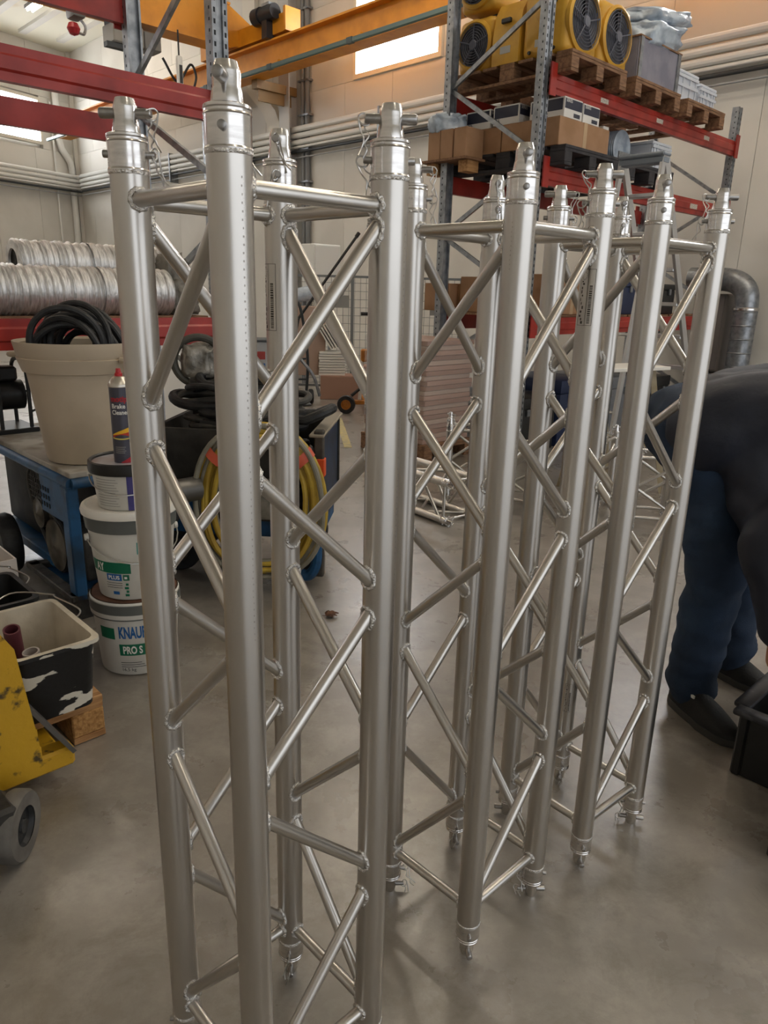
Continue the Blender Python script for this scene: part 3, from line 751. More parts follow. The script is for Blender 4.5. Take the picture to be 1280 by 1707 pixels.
box1('hoist_body', (0, 0, 5.08), (.5, .4, .28), mat('hoist_grey', '8b8780', .5), ho, .02); box1('hoist_motor', (.42, 0, 5.08), (.3, .3, .26), mat('hoist_grey2', '6e6b66', .5), ho, .02)
for e in (-.2, .2): G().box((e, 0, 5.24), (.06, .3, .12)).obj('trolley_hanger', DARKPIPE, ho)
box1('roller', (-.1, -.1, 4.90), (.5, .12, .07), DARKPIPE, ho); G().cyl((0, 0, 4.9), (0, 0, 4.5), .008, seg=6).obj('hoist_chain', STEEL, ho)
G().tube(bez([(.6, -.1, 4.9), (.85, -.1, 4.6), (1.1, -.1, 4.9), (1.2, -.1, 4.75), (1.15, -.1, 4.55)], 6), .02, 8).obj('hoist_cable', BLACKR, ho)
pe = thing('pendant_control', 'white hanging pendant control on a cable below the crane girder', 'control', W(6.75, 12.0, 0), RZ)
G().tube([(0, 0, 5.25), (0, 0, 4.88)], .014, 8).obj('pendant_cable', BLACKR, pe); G().box((0, 0, 4.66), (.1, .08, .46), bev=.03, seg=2).obj('pendant_body', PIPEW, pe); G().box((.0, -.045, 4.62), (.05, .01, .26)).obj('pendant_buttons', BLACKP, pe)
rl = thing('hook_block', 'grey hook block with a red ball hanging at upper left', 'hook', W(4.1, 9.6, -.06), RZ)
box1('block_body', (0, 0, 4.52), (.16, .24, .34), mat('hook_grey', '77746f', .5, .3), rl, .04, seg=2); G().lathe([(0, -.075), (.05, -.056), (.075, 0), (.05, .056), (0, .075)], 18, (-.04, .0, 4.25)).obj('red_ball', mat('red_ball', 'a5232b', .35), rl)
G().tube(bez([(.05, 0, 4.36), (.10, 0, 4.30), (.08, 0, 4.22), (.02, 0, 4.22)], 5), .016, 8).obj('hook', STEEL, rl); G().cyl((0, 0, 4.69), (0, 0, 7.15), .01, seg=6).obj('hook_rope', STEEL, rl)
# ============================================================ PIPE ROLLS ON THE LEFT RACK
def ribbed(label, n0, n1, s, z, r, seed):
    g = G(); prof = []; k = 0; x = 0; L = n1-n0; rg = random.Random(seed)
    prof.append((r*.62, .03)); prof.append((r*.62, -.0)); 
    while x < L:
        prof += [(r+rg.uniform(-.003, .001), x), (r+.005+rg.uniform(0, .005), x+.008), (r+rg.uniform(-.003, .001), x+.016)]; x += rg.uniform(.016, .045)
    prof += [(r*.62, L), (r*.62, L-.03)]
    t = thing('pipe_roll', label, 'pipe', W(n0, s, z), RZ, 'silver wrapped pipes on the left rack')
    g.lathe(prof, 30, axis=(1, 0, 0), cap=False).obj('pipe_wrap', SILV, t)
    G().lathe([(0, .012), (r*.64, .012)], 24, axis=(1, 0, 0)).obj('pipe_end', DIRT, t); G().lathe([(0, L-.02), (r*.64, L-.02)], 24, axis=(1, 0, 0)).obj('pipe_end', DIRT, t)
    for k in range(3):
        xx = L*(.2+.3*k); G().lathe([(r+.0065, xx-.02), (r+.0075, xx), (r+.0065, xx+.02)], 30, axis=(1, 0, 0), cap=False).obj('wrap_band', SILV, t)
    return t
SILV = mat('silver_foil_wrap', (.86, .85, .84), .30, .75, (.55, .54, .53), 20, bump=.5, bscale=60, stretch=(6, 1, 1))
ribbed('lower silver wrapped pipe roll lying along the left rack beam', .2, 2.02, 3.86, 1.338, .115, 1)
ribbed('upper silver wrapped pipe roll lying behind the lower one', 1.33, 2.12, 4.12, 1.472, .105, 2)
ribbed('silver wrapped pipe roll hidden underneath the upper one', .6, 2.0, 4.13, 1.295, .068, 5)
t = thing('wrap_bundle', 'crumpled grey wrapping bundle at the open end of the pipe rolls', 'bundle', W(2.12, 3.90, 1.22), RZ)
blob('crumpled_wrap', (.085, .11, .10), mat('grey_wrap', '8d877c', .6, 0, '5a554c', 9, bump=.6), t, 12, .3, (0, 0, .09)); blob('crumpled_wrap', (.06, .1, .09), mat('grey_wrap', '8d877c'), t, 15, .3, (-.01, .05, .23))
for z in (1.207,):
    t = thing('shelf_board', 'wooden boards across the left rack under the pipe rolls', 'shelf', W(.56, 4.16, z), RZ)
    for k in range(8): box1('board', (-1.45+k*.42, 0, .007), (.3, .86, .014), WOODD, t)

# ============================================================ BLUE MACHINE TROLLEY
bt = thing('machine_trolley', 'blue machine trolley with belt drive and wheels under the beige bucket', 'trolley', W(1.40, 3.55, 0), RZ)
x0, x1, y0, y1, zt = -.33, .06, -.62, .62, .60
for xx in (x0, x1): G().cyl((xx, y0, zt), (xx, y1, zt), .022, seg=14).obj('top_rail', BLUE, bt)
for yy in (y0, y1): G().cyl((x0, yy, zt), (x1, yy, zt), .022, seg=14).obj('top_rail', BLUE, bt)
for xx in (x0, x1):
    for yy in (y0, y1): box1('corner_post', (xx, yy+(.03 if yy < 0 else -.03), .34), (.05, .07, .50), BLUE, bt, .006)
top = box1('top_board', (-.13, .0, .631), (.40, 1.22, .024), mat('dusty_board', 'b5b1a8', .7, 0, '857a6a', 7), bt, .003)
# vented side plate near the corner, lower skid frame
box1('side_plate', (x0-.004, y0+.19, .50), (.012, .30, .17), BLUE, bt, .004)
g = G()
for k in range(4):
    for j in range(3): g.box((x0-.0115, y0+.24+k*.03, .455+j*.035), (.002, .012, .02))
stuff(g.obj('vent_slots', DARKHOLE, bt))
for yy in (y0+.02, y0+.5): box1('skid_bar', (-.16, yy, .105), (.42, .05, .03), DIRT, bt, .004)
box1('skid_bar', (x0-.02, y0+.27, .105), (.05, .55, .03), DIRT, bt, .004); box1('skid_bar', (.02, y0+.27, .105), (.05, .50, .03), DIRT, bt, .004)
box1('drip_tray', (-.14, y0+.27, .085), (.34, .46, .012), BLUE, bt)
# motor, fan guard, pulleys, belt
G().cyl((-.02, .35, .44), (-.02, -.02, .44), .10, seg=24).obj('motor', DIRT, bt)
mg = G()
for k in range(7):
    for d in (0, 1):
        o = -.075+k*.025; w = math.sqrt(max(0, .095**2-o*o))
        p = [(-.26, o-.0, .44-w), (-.26, o, .44+w)] if d == 0 else [(-.26, -w, .44+o), (-.26, w, .44+o)]
        mg.cyl((p[0][0], p[0][1]+.02, p[0][2]), (p[1][0], p[1][1]+.02, p[1][2]), .0025, seg=5)
mg.tube([(-.262, .02+.1*math.cos(a), .44+.1*math.sin(a)) for a in [2*math.pi*i/28 for i in range(28)]], .007, 6, closed=True)
stuff(mg.obj('fan_guard', DIRT, bt))
box1('engine_body', (-.10, .30, .36), (.26, .56, .40), mat('engine_dark', '24262a', .6, .2, '3a3b3c', 9), bt, .03, seg=2); box1('engine_body', (-.08, -.30, .40), (.2, .5, .30), mat('engine_dark', '24262a'), bt, .03, seg=2); box1('sump_tray', (-.12, .2, .13), (.34, .8, .05), BLUE, bt, .005)
G().cyl((-.24, .02, .44), (-.05, .02, .44), .088, seg=24).obj('motor_fan_housing', BLACKP, bt)
def pulley(y, z, r, w=.05): return G().lathe([(r*.3, -.01), (r*.3, 0), (r*.85, .005), (r, 0), (r, .012), (r*.9, w/2), (r, w-.012), (r, w), (r*.85, w-.005), (r*.3, w), (0, w+.012)], 28, (-.25, y, z), (-1, 0, 0)).obj('pulley', mat('worn_pulley', '6f6a60', .4, .6, '3a3733', 12), bt)
pulley(-.10, .35, .07); pulley(-.28, .24, .12)
def belt(y0_, z0_, r0, y1_, z1_, r1, x):
    pts = []; a = math.atan2(z1_-z0_, y1_-y0_)
    for i in range(9): t_ = a+math.pi/2+math.pi*i/8; pts.append((x, y0_+r0*math.cos(t_), z0_+r0*math.sin(t_)))
    for i in range(9): t_ = a-math.pi/2+math.pi*i/8; pts.append((x, y1_+r1*math.cos(t_), z1_+r1*math.sin(t_)))
    return G().tube(pts, .010, 8, closed=True).obj('drive_belt', BLACKR, bt)
belt(-.10, .35, .072, -.28, .24, .122, -.268); belt(-.10, .35, .072, -.28, .24, .122, -.285)
box1('gear_housing', (-.18, -.44, .24), (.18, .2, .22), DIRT, bt, .02, seg=2); box1('valve_block', (-.26, -.42, .30), (.06, .08, .05), mat('brass_dirty', '8d7d53', .5, .5), bt, .008)
def wheel(name, parent, c, axis, r, w, tyre=BLACKR, hub=DIRT):
    o = G().lathe([(r*.55, -w/2), (r*.93, -w/2), (r, -w*.3), (r, w*.3), (r*.93, w/2), (r*.55, w/2)], 32, c, axis, cap=False).obj(name, tyre, parent)
    G().lathe([(0, -w*.42), (r*.2, -w*.42), (r*.22, -w*.3), (r*.5, -w*.22), (r*.56, -w*.45), (r*.56, w*.45), (r*.5, w*.22), (r*.22, w*.3), (r*.2, w*.42), (0, w*.42)], 24, c, axis).obj('hub', hub, o)
    return o
wheel('wheel', bt, (x0-.06, .16, .15), (1, 0, 0), .15, .09); wheel('wheel', bt, (x1-.02, .16, .15), (1, 0, 0), .15, .09); wheel('wheel', bt, (0, .5, .09), (1, 0, 0), .09, .05)
for xx in (x0+.02, x1-.02): G().box((xx, y0+.04, .05), (.05, .05, .1)).obj('foot', DIRT, bt)
G().tube(bez([(x1, y0+.02, .53), (x1+.06, y0-.04, .50), (x1+.03, y0-.06, .40), (x1-.02, y0-.03, .33)], 6), .018, 10).obj('outlet_hose', BLACKR, bt)
G().cyl((.1, y0-.03, .50), (.22, y0-.03, .50), .055, seg=20).obj('outlet_coupling', mat('worn_steel', '6f6d69', .4, .7), bt)

# thin black pump stand further back on the trolley
ps = thing('pump_stand', 'black tubular pump stand at far left behind the beige bucket', 'stand', W(1.19, 4.03, .643), RZ)
for xx in (-.06, .08):
    G().tube(bez([(xx, -.1, 0), (xx, -.1, .30), (xx, .0, .36), (xx, .12, .30), (xx, .12, 0)], 5), .010, 8).obj('frame_tube', BLACKR, ps)
G().cyl((-.05, 0, .18), (.08, 0, .18), .075, seg=20).obj('pump_body', BLACKP, ps); box1('pump_base', (.01, .01, .012), (.2, .28, .024), BLACKP, ps, .005); box1('pump_head', (.01, 0, .29), (.09, .1, .07), BLACKP, ps, .01)
G().tube(bez([(.08, -.06, .2), (.16, -.1, .22), (.15, -.13, .14), (.08, -.1, .1)], 6), .006, 6).obj('pump_cable', BLACKR, ps)

# ============================================================ BEIGE BUCKET WITH HOSES
BZ = .643; BC = W(1.255, 3.18, BZ)
BEI = mat('beige_bucket_plastic', 'bdae98', .5, 0, 'ab9c86', 3, bump=.05, bscale=12)
bk = thing('bucket', 'large beige plastic bucket with double rim standing on the blue trolley', 'bucket', BC, 0)
h = .505
def br(z): return .172+(.232-.172)*z/h
prof = [(.0, .004), (.155, .0), (.168, .006), (.172, .02), (br(h-.125), h-.125), (br(h-.125)+.014, h-.122), (.250, h-.066), (.244, h-.063), (.247, h-.058), (.258, h-.006), (.258, h), (.250, h), (.238, h-.01), (br(.25)-.006, .25), (.166, .02), (0, .016)]
G().lathe(prof, 56).obj('bucket_body', BEI, bk, 28)
for s_ in (-1, 1):
    a = R(-105) if s_ < 0 else R(75)
    M = Matrix.Rotation(a+math.pi/2, 4, 'Z')
    g = G(); pts = [M @ Vector(p) for p in [(.245, -.075, h-.065), (.300, -.07, h-.067), (.308, 0, h-.068), (.300, .07, h-.067), (.245, .075, h-.065)]]
    g.tube(bez(pts, 4), .012, 8); g.box(M @ Vector((.262, 0, h-.033)), (.01, .10, .04), rz=a+math.pi/2); g.obj('bucket_handle', BEI, bk)
hz_ = thing('hose_coil', 'coiled black hoses sticking out of the beige bucket', 'hose', BC, 0)
rg = random.Random(5)
for k in range(17):
    r_ = rg.uniform(.10, .205); tilt = rg.uniform(-.16, .16); yaw = rg.uniform(-.25, .25); cz = h+.02-.0+rg.uniform(-.12, -.02); cy = -.13+k*.0155
    M = Matrix.Translation((0, cy, cz)) @ Matrix.Rotation(yaw, 4, 'Z') @ Matrix.Rotation(tilt, 4, 'X')
    rr = min(r_, .212-abs(cy)*.55)
    pts = [M @ Vector((rr*1.0*math.cos(a), 0, rr*math.sin(a))) for a in [2*math.pi*i/40 for i in range(40)]]
    G().tube(pts, .0135, 9, closed=True).obj('hose_loop', BLACKR, hz_)

# ============================================================ PAIL STACK AND SPRAY CAN
PC = Vector((-.925, 2.535, 0))
WP = mat('white_pail_plastic', 'd4d2ca', .42, 0, 'c4c1b8', 4); GREEN = mat('green_label_print', '0f6b4d', .5); BLU = mat('blue_label_print', '1f5f9e', .5); GREYB = mat('grey_lid_band', '5f625f', .5); LWHITE = mat('white_lettering', 'eceae4', .6); INK = mat('dark_label_ink', '3c3c3c', .6)
VIEW = math.atan2(.925, 2.535)
def wire_handle(parent, r, z, a, drop, name='wire_handle'):
    pts = []
    for k in range(13):
        t_ = k/12; an = a+(t_-.5)*math.pi*.98
        pts.append((( r+.008)*math.sin(an), -(r+.008)*math.cos(an), z-drop*math.sin(math.pi*t_)))
    G().tube(pts, .0025, 6).obj(name, WIRE, parent)
    for e in (0, -1): G().lathe([(0, .014), (.012, .012), (.014, 0)], 12, (pts[e][0]*.95, pts[e][1]*.95, pts[e][2]), Vector((pts[e][0], pts[e][1], 0))).obj('handle_lug', WP, parent)
# lowest pail
p1 = thing('paint_pail', 'lowest white pail of the stack with blue and green print and rusty lid', 'pail', PC, 0, 'stacked pails')
r1 = lambda z: .138+.017*z/.28
G().lathe([(0, .003), (.128, 0), (.136, .005), (.138, .015), (r1(.225), .225), (.160, .228), (.162, .245), (.160, .29), (.155, .296), (.150, .29), (.148, .272), (0, .272)], 48).obj('pail_body', WP, p1, 30)
patch('lid_band', r1, .229, .288, 0, 2*math.pi, GREYB, p1, .0085, 48)
G().lathe([(0, .276), (.144, .276), (.147, .279), (.152, .297), (.156, .297)], 40).obj('rusty_lid', mat('rusty_lid', '6b4632', .6, 0, '4a3022', 14), p1)
wrap_text('lettering_blue', 'KNAUF', .064, r1, .158, VIEW-R(27), BLU, p1, .0022, sx=.46)
patch('green_patch', r1, .150, .195, VIEW-R(58), VIEW-R(33), GREEN, p1); patch('green_patch', r1, .086, .132, VIEW-R(28), VIEW+R(36), GREEN, p1)
wrap_text('lettering_white', 'PRO S', .042, r1, .095, VIEW-R(23), LWHITE, p1, .0014, off=.0022, sx=.62)
for k in range(3): patch('text_line', r1, .056-k*.009, .058-k*.009, VIEW-R(28), VIEW+R(2+4*k), INK, p1, .001, 8)
wrap_text('weight_print', '16,5 kg', .018, r1, .022, VIEW-R(28), INK, p1)
# middle pail
z2 = .2972
p2 = thing('paint_pail', 'middle white pail with grey band, green stripe and wire handle', 'pail', PC+Vector((.008, -.005, z2)), 0, 'stacked pails')
r2_ = lambda z: .128+.026*z/.30
G().lathe([(0, .003), (.118, 0), (.126, .005), (.128, .015), (r2_(.255), .255), (.156, .257), (.158, .30), (.158, .312)], 48).obj('pail_body', WP, p2, 30)
patch('grey_band', r2_, .258, .308, 0, 2*math.pi, GREYB, p2, .0065, 48)
G().lathe([(.158, .309), (.168, .310), (.170, .322), (.164, .336), (.152, .338), (.146, .330), (0, .328)], 48).obj('pail_lid', WHITEP, p2)
patch('green_patch', r2_, .108, .150, VIEW-R(75), VIEW-R(6), GREEN, p2); wrap_text('lettering_white', 'AY', .042, r2_, .115, VIEW-R(62), LWHITE, p2, .0012, off=.002, sx=.7)
patch('blue_patch', r2_, .080, .106, VIEW-R(44), VIEW-R(20), BLU, p2); wrap_text('lettering_white', 'PLUS', .020, r2_, .086, VIEW-R(41), LWHITE, p2, .0006, off=.002)
patch('seal_patch', r2_, .082, .104, VIEW-R(18), VIEW-R(9), GREEN, p2); patch('seal_tick', r2_, .088, .097, VIEW-R(16), VIEW-R(12), LWHITE, p2, .002, 3)
for k in range(4): patch('seal_patch', r2_, .020+k*.014, .029+k*.014, VIEW-R(17-2*(k % 2)), VIEW-R(11), GREEN, p2, .001, 3)
patch('blue_patch', r2_, .026, .038, VIEW-R(36), VIEW-R(26), BLU, p2, .001, 4); patch('teal_patch', r2_, .18, .225, VIEW+R(4), VIEW+R(14), mat('teal_print', '3f8f86', .5), p2)
for k in range(3): patch('text_line', r2_, .052+k*.009, .054+k*.009, VIEW-R(46), VIEW-R(20), INK, p2, .001, 8)
wire_handle(p2, .152, .225, VIEW+R(12), .075)
# small pail
z3 = z2+.3345
p3 = thing('paint_pail', 'small white pail with black rim and purple stripe on top of the stack', 'pail', PC+Vector((.012, -.01, z3-.0055)), 0, 'stacked pails')
r3 = lambda z: .108+.016*z/.16
G().lathe([(0, .003), (.100, 0), (.106, .004), (.108, .012), (r3(.135), .135), (.124, .136), (.124, .15)], 44).obj('pail_body', WP, p3, 30)
G().lathe([(.122, .128), (.131, .129), (.133, .140), (.131, .166), (.126, .170), (.119, .166), (.118, .158)], 44, cap=False).obj('black_rim', BLACKP, p3)
G().lathe([(0, .156), (.11, .156), (.121, .160)], 40).obj('foil_lid', mat('foil_lid', 'b9b6bd', .3, .3, '8b6a5c', 7), p3)
patch('purple_stripe', r3, .004, .128, VIEW-R(4), VIEW+R(34), mat('purple_print', '44407e', .5), p3)
for k in range(11): patch('text_line', r3, .018+k*.0095, .0205+k*.0095, VIEW-R(62), VIEW-R(18+3*(k % 3)), mat('light_grey_ink', '9a9892', .6), p3, .001, 8)
wire_handle(p3, .122, .118, VIEW-R(8), .055)
# spray can
cz = z3-.0055+.157
sc = thing('spray_can', 'dark grey spray can with red nozzle and flame print on the small pail', 'can', PC+Vector((.012, -.03, cz)), 0)
rc = lambda z: .0355
DG = mat('can_dark_grey', '4b4a55', .32, .3)
G().lathe([(0, .004), (.033, .0), (.0355, .003), (.0355, .262)], 36).obj('can_body', DG, sc)
G().lathe([(.0355, .262), (.0372, .264), (.0372, .270), (.034, .276), (.026, .290), (.018, .297), (.012, .299), (0, .299)], 36).obj('can_shoulder', mat('can_tin', (.6, .56, .5), .3, .9), sc)
G().lathe([(.013, .298), (.0125, .308), (.009, .310), (.0075, .322), (.0065, .324), (0, .324)], 20).obj('red_nozzle', mat('red_plastic', 'b11d24', .4), sc)
REDP = mat('red_can_print', 'a3202c', .5)
wrap_text('brand_print', 'motip', .026, rc, .216, VIEW-R(56), REDP, sc, .0012, sx=.95)
wrap_text('lettering_white', 'Brake', .0215, rc, .193, VIEW-R(52), LWHITE, sc, .0004, sx=.95); wrap_text('lettering_white', 'Cleaner', .0215, rc, .172, VIEW-R(52), LWHITE, sc, .0004, sx=.85)
def swoosh(a0, a1, zf0, zf1, m, off):
    g = G(); n = 14; vs = []
    for k in range(n+1):
        t_ = k/n; a = a0+(a1-a0)*t_; r = .0355+off
        for zz in (zf0(t_), zf1(t_)): vs.append((r*math.sin(a), -r*math.cos(a), zz))
    g.add(vs, [(2*k, 2*k+2, 2*k+3, 2*k+1) for k in range(n)]).obj('flame_print', m, sc)
v0, v1 = VIEW-R(62), VIEW+R(50)
swoosh(v0, v1, lambda t: .090+.012*math.sin(math.pi*t), lambda t: .100+.022*t, mat('flame_red', 'b8351f', .5), .0006)
swoosh(v0, v1, lambda t: .099+.014*t, lambda t: .102+.036*t-.008*t*t, mat('flame_yellow', 'e8b321', .5), .0009)
swoosh(v0, v1, lambda t: .089-.004*math.sin(math.pi*t), lambda t: .0905-.003*math.sin(math.pi*t)+.002, mat('flame_pale', 'd8c75f', .5), .001)
swoosh(VIEW-R(20), VIEW+R(60), lambda t: .004, lambda t: .006+.028*t, REDP, .0006)
for k in range(4): patch('text_line', rc, .058-k*.0065, .0600-k*.0065, VIEW-R(48), VIEW+R(10-6*(k % 2)), mat('light_grey_ink', '9a9892'), sc, .0008, 6)

# ============================================================ PALLET, PALLET TRUCK, TUBS
make_pallet('light wooden pallet on the pallet truck carrying the black tubs', 0, 0, 0, WOOD, world=W(.385, 2.665, .002), group='pallet on the floor')
pt = thing('pallet_truck', 'worn yellow pallet truck at the left edge with grey steering wheel', 'pallet truck', W(.35, 1.9, 0), RZ)
def slab(name, pts, th, m, parent, axis='y', at=0):
    M = {'y': Matrix(((1, 0, 0, 0), (0, 0, 1, 0), (0, 1, 0, 0), (0, 0, 0, 1))), 'x': Matrix(((0, 0, 1, 0), (1, 0, 0, 0), (0, 1, 0, 0), (0, 0, 0, 1)))}[axis]
    return G().prism(pts, at-th/2, at+th/2, M).obj(name, m, parent)
slab('chassis_plate', [(-.17, .12), (.17, .12), (.165, .22), (.135, .50), (.09, .58), (-.09, .58), (-.135, .50)], .10, YELLOW, pt, 'y', -.03)
box1('yoke_bar', (0, .03, .085), (.56, .06, .06), YELLOW, pt, .008)
for e in (-1, 1):
    box1('fork', (e*.19, .60, .062), (.15, 1.10, .045), YELLOW, pt, .008)
    G().box((0, 0, 0), (.012, .075, .235), M=Matrix.Rotation(-e*math.atan2(.115, .20), 3, 'Y')).obj('gusset_plate', mat('worn_steel', '6f6d69'), pt, loc=(e*.218, .03, .20))
    box1('gusset_rib', (e*.185, .03, .15), (.012, .03, .10), YELLOW, pt)
    wheel('steering_wheel', pt, (.035*e+.02, -.20, .09), (.75, -.66, 0) if e > 0 else (.75, -.66, 0), .088, .05, mat('grey_wheel', '77736c', .7, 0, '5c5852', 12), BLACKR) if e > 0 else None
wheel('steering_wheel', pt, (-.06, -.26, .09), (.75, -.66, 0), .088, .05, mat('grey_wheel', '77736c'), BLACKR)
box1('wheel_fork', (0, -.20, .15), (.1, .1, .06), DIRT, pt, .01); G().cyl((0, -.16, .15), (0, -.16, .52), .035, seg=16).obj('pump_cylinder', DIRT, pt); G().cyl((0, -.1, .3), (0, -.1, .62), .02, seg=12).obj('lift_ram', STEEL, pt)
G().tube([(0, -.18, .52), (-.02, -.3, .75), (-.06, -.42, 1.05)], .018, 10).obj('steering_handle', YELLOW, pt)
box1('hinge_lug', (.17, -.005, .14), (.035, .03, .05), YELLOW, pt, .006)
for e in (-1, 1): wheel('load_roller', pt, (e*.19, 1.05, .042), (1, 0, 0), .04, .08, BLACKR, DIRT)

def tub(label, n, s, z, lx, ly, h, paint, rz=0, shell='tub_outside'):
    t = thing('plaster_tub', label, 'tub', W(n, s, z), RZ+rz, 'black tubs on the pallet')
    bx, by = lx*.40, ly*.42; tx, ty = lx/2, ly/2; T = .008
    def ring(x, y, z, k=.03):
        out = []
        for sx, sy in ((1, 1), (-1, 1), (-1, -1), (1, -1)):
            for q in range(4):
                a = math.atan2(sy, sx)-math.pi/4+q*math.pi/6; out.append((sx*(x-k)+k*math.cos(a), sy*(y-k)+k*math.sin(a), z))
        return out
    rings = [ring(bx, by, 0), ring(tx-.012, ty-.012, h-.012), ring(tx, ty, h-.012), ring(tx, ty, h), ring(tx-.016, ty-.016, h), ring(bx-T, by-T, T)]
    n_ = 16; g = G(); vs = sum(rings[:4], []); fs = [tuple(reversed(range(n_)))]
    for i in range(3): fs += [(i*n_+k, i*n_+(k+1) % n_, (i+1)*n_+(k+1) % n_, (i+1)*n_+k) for k in range(n_)]
    g.add(vs, fs).obj('tub_shell', [MATS[shell]], t)
    g = G(); vs = rings[3]+rings[4]+rings[5]
    fs = [(i*n_+k, i*n_+(k+1) % n_, (i+1)*n_+(k+1) % n_, (i+1)*n_+k) for i in range(2) for k in range(n_)]+[tuple(range(2*n_, 3*n_))]
    g.add(vs, fs).obj('tub_lining', paint, t)
    pts = bez([(tx-.005, -.0, h-.01), (tx+.012, .0, h+.02), (tx-.02, ty*.55, h+.035), (tx-.02, ty*.78, h+.03), (.0, ty+.01, h+.045), (-tx+.02, ty*.6, h+.02), (-tx+.002, 0, h-.01)], 6)
    G().tube(pts, .0026, 6).obj('wire_handle', WIRE, t)
    return t
mat('tub_outside', '0d0d0d', .45, 0, 'cfcabc', 5.5, mixlo=.545, mixhi=.56, stretch=(1, 1, 2.6), bump=.1, detail=9)
PAINTED = mat('dried_white_paint', 'cdc4b1', .6, 0, 'b5ab98', 8, bump=.25, bscale=25)
TZ = .147
tubA = tub('black tub smeared with white paint holding maroon rollers, front of the pallet', .645, 2.19, TZ, .26, .385, .225, PAINTED)
tubB = tub('clean black tub behind the paint-smeared one on the pallet', .60, 2.555, TZ, .29, .31, .23, BLACKP, shell='black_plastic')
MAR = mat('maroon_roller', '5a2a33', .55, 0, '7d6a66', 9, mixlo=.6, mixhi=.7)
for i, (dx, dy, tx_, ty_, lab, m) in enumerate(((-.035, .06, .35, -.25, 'longest maroon roller tube leaning in the paint-smeared tub', MAR), (-.075, -.055, .15, -.5, 'maroon roller tube at the left edge of the paint-smeared tub', MAR), (-.015, -.065, .1, -.28, 'roller tube smeared with white paint in the paint-smeared tub', mat('smeared_roller', 'a9a09a', .6, 0, '6b4a4e', 8)))):
    rr = .024; L = (.23, .2, .17)[i]
    o = G().lathe([(0, 0), (rr, 0), (rr, L), (rr*.8, L), (rr*.8, L-.05), (0, L-.05)], 22).obj('roller_tube', m, None, loc=W(.645+dx, 2.19+dy, TZ+.022), rot=(tx_*.8, ty_*.5, RZ)); tag(o, lab, 'roller', 'roller tubes')
wb = thing('white_box', 'open white cardboard box behind the clean black tub', 'box', W(.655, 2.86, .147), RZ)
for nm, c, d in (('box_side', (-.12, 0, .13), (.006, .24, .26)), ('box_side', (.12, 0, .13), (.006, .24, .26)), ('box_front', (0, -.12, .13), (.24, .006, .26)), ('box_back', (0, .12, .13), (.24, .006, .26)), ('box_bottom', (0, 0, .004), (.23, .23, .006))): box1(nm, c, d, mat('off_white_card', 'd3cbc4', .7), wb)

# ============================================================ HOSE CART
hc = thing('hose_cart', 'dark cart with blue panel full of hoses behind the nearest truss', 'cart', (-.68, 3.66, 0), R(-4))
BIN = mat('dark_bin_metal', '3b3834', .6, .2, '25231f', 8, bump=.15)
box1('bin_front', (-.06, -.28, .52), (.70, .02, .44), BIN, hc, .003); box1('bin_back', (0, .28, .52), (.82, .02, .44), BIN, hc, .003)
box1('bin_side', (-.40, 0, .52), (.02, .54, .44), BIN, hc, .003); box1('bin_floor', (0, 0, .31), (.80, .56, .02), BIN, hc)
pn = box1('end_panel', (.385, 0, .50), (.03, .60, .46), mat('navy_panel', '1b3350', .5, 0, '14202e', 8), hc, .01)
box1('panel_rim', (.385, 0, .735), (.07, .66, .015), mat('worn_wood_rim', '8d8474', .7), hc, .004)
po = G().box((.395, -.30, .40), (.045, .045, .72), bev=.006).obj('corner_post', mat('worn_post', '4b463e', .6, 0, '2a2622', 12), hc)
box1('orange_tape', (.397, -.302, .585), (.052, .052, .085), mat('orange_tape', 'd8521f', .5), hc, .004)
G().tube(bez([(.39, -.30, .30), (.385, -.31, .12), (.345, -.31, .045), (.28, -.30, .05)], 5), .028, 10).obj('blue_foot', BLUE, hc)
for xx in (-.33, .25): wheel('wheel', hc, (xx, -.20, .11), (0, 1, 0), .11, .06); wheel('wheel', hc, (xx, .20, .11), (0, 1, 0), .11, .06)
box1('axle_frame', (0, 0, .25), (.78, .46, .10), BLUE, hc, .01); G().cyl((-.30, -.30, .45), (-.18, -.40, .40), .03, seg=14).obj('blue_spout', BLUE, hc)
box1('toolbox', (-.36, -.32, .36), (.12, .07, .12), GALV, hc, .01)
mc = G().box((.05, -.315, .42), (.26, .05, .2), bev=.02, seg=2).lathe([(0, .03), (.05, .03), (.055, 0)], 16, (.0, -.335, .45), (0, -1, 0)).obj('motor_cover', mat('dirty_beige_metal', '8e887b', .55, .2, '5f5a51', 12), hc)
rg = random.Random(21)
hb = thing('hose_bundle', 'tangle of black and grey hoses heaped in the dark cart', 'hose', (-.72, 3.62, .335), R(-4))
for k in range(24):
    rx, ry = rg.uniform(.16, .34), rg.uniform(.10, .21); zz = .10+.022*k+rg.uniform(-.02, .02); tl = rg.uniform(-.22, .22); tl2 = rg.uniform(-.12, .12)
    cx_ = rg.uniform(-.03, .03)
    pts = [(cx_+rx*math.cos(a), ry*math.sin(a)*.95, zz+tl*rx*.5*math.cos(a)+tl2*ry*math.sin(a)+.012*math.sin(3*a+k)) for a in [2*math.pi*i/40 for i in range(40)]]
    G().tube(pts, rg.uniform(.016, .026), 10, closed=True).obj('hose_loop', (BLACKR, mat('grey_hose', '3b3a37', .6, 0, '57534b', 12), BLACKR)[k % 3], hb)
ring = thing('hose_ring', 'upright grey hose ring with crumpled foil inside, on top of the heap', 'hose', (-.93, 3.66, .90), R(10))
G().tube([(.12*math.cos(a), 0, .125+.115*math.sin(a)) for a in [2*math.pi*i/40 for i in range(40)]], .019, 10, closed=True).obj('ring_hose', mat('grey_green_hose', '55534a', .6, 0, '403e38', 10), ring)
blob('foil_filling', (.08, .05, .085), mat('dirty_foil', '9b968c', .35, .2, '5c5850', 12, bump=.6), ring, 31, .3, (0, .01, .12))
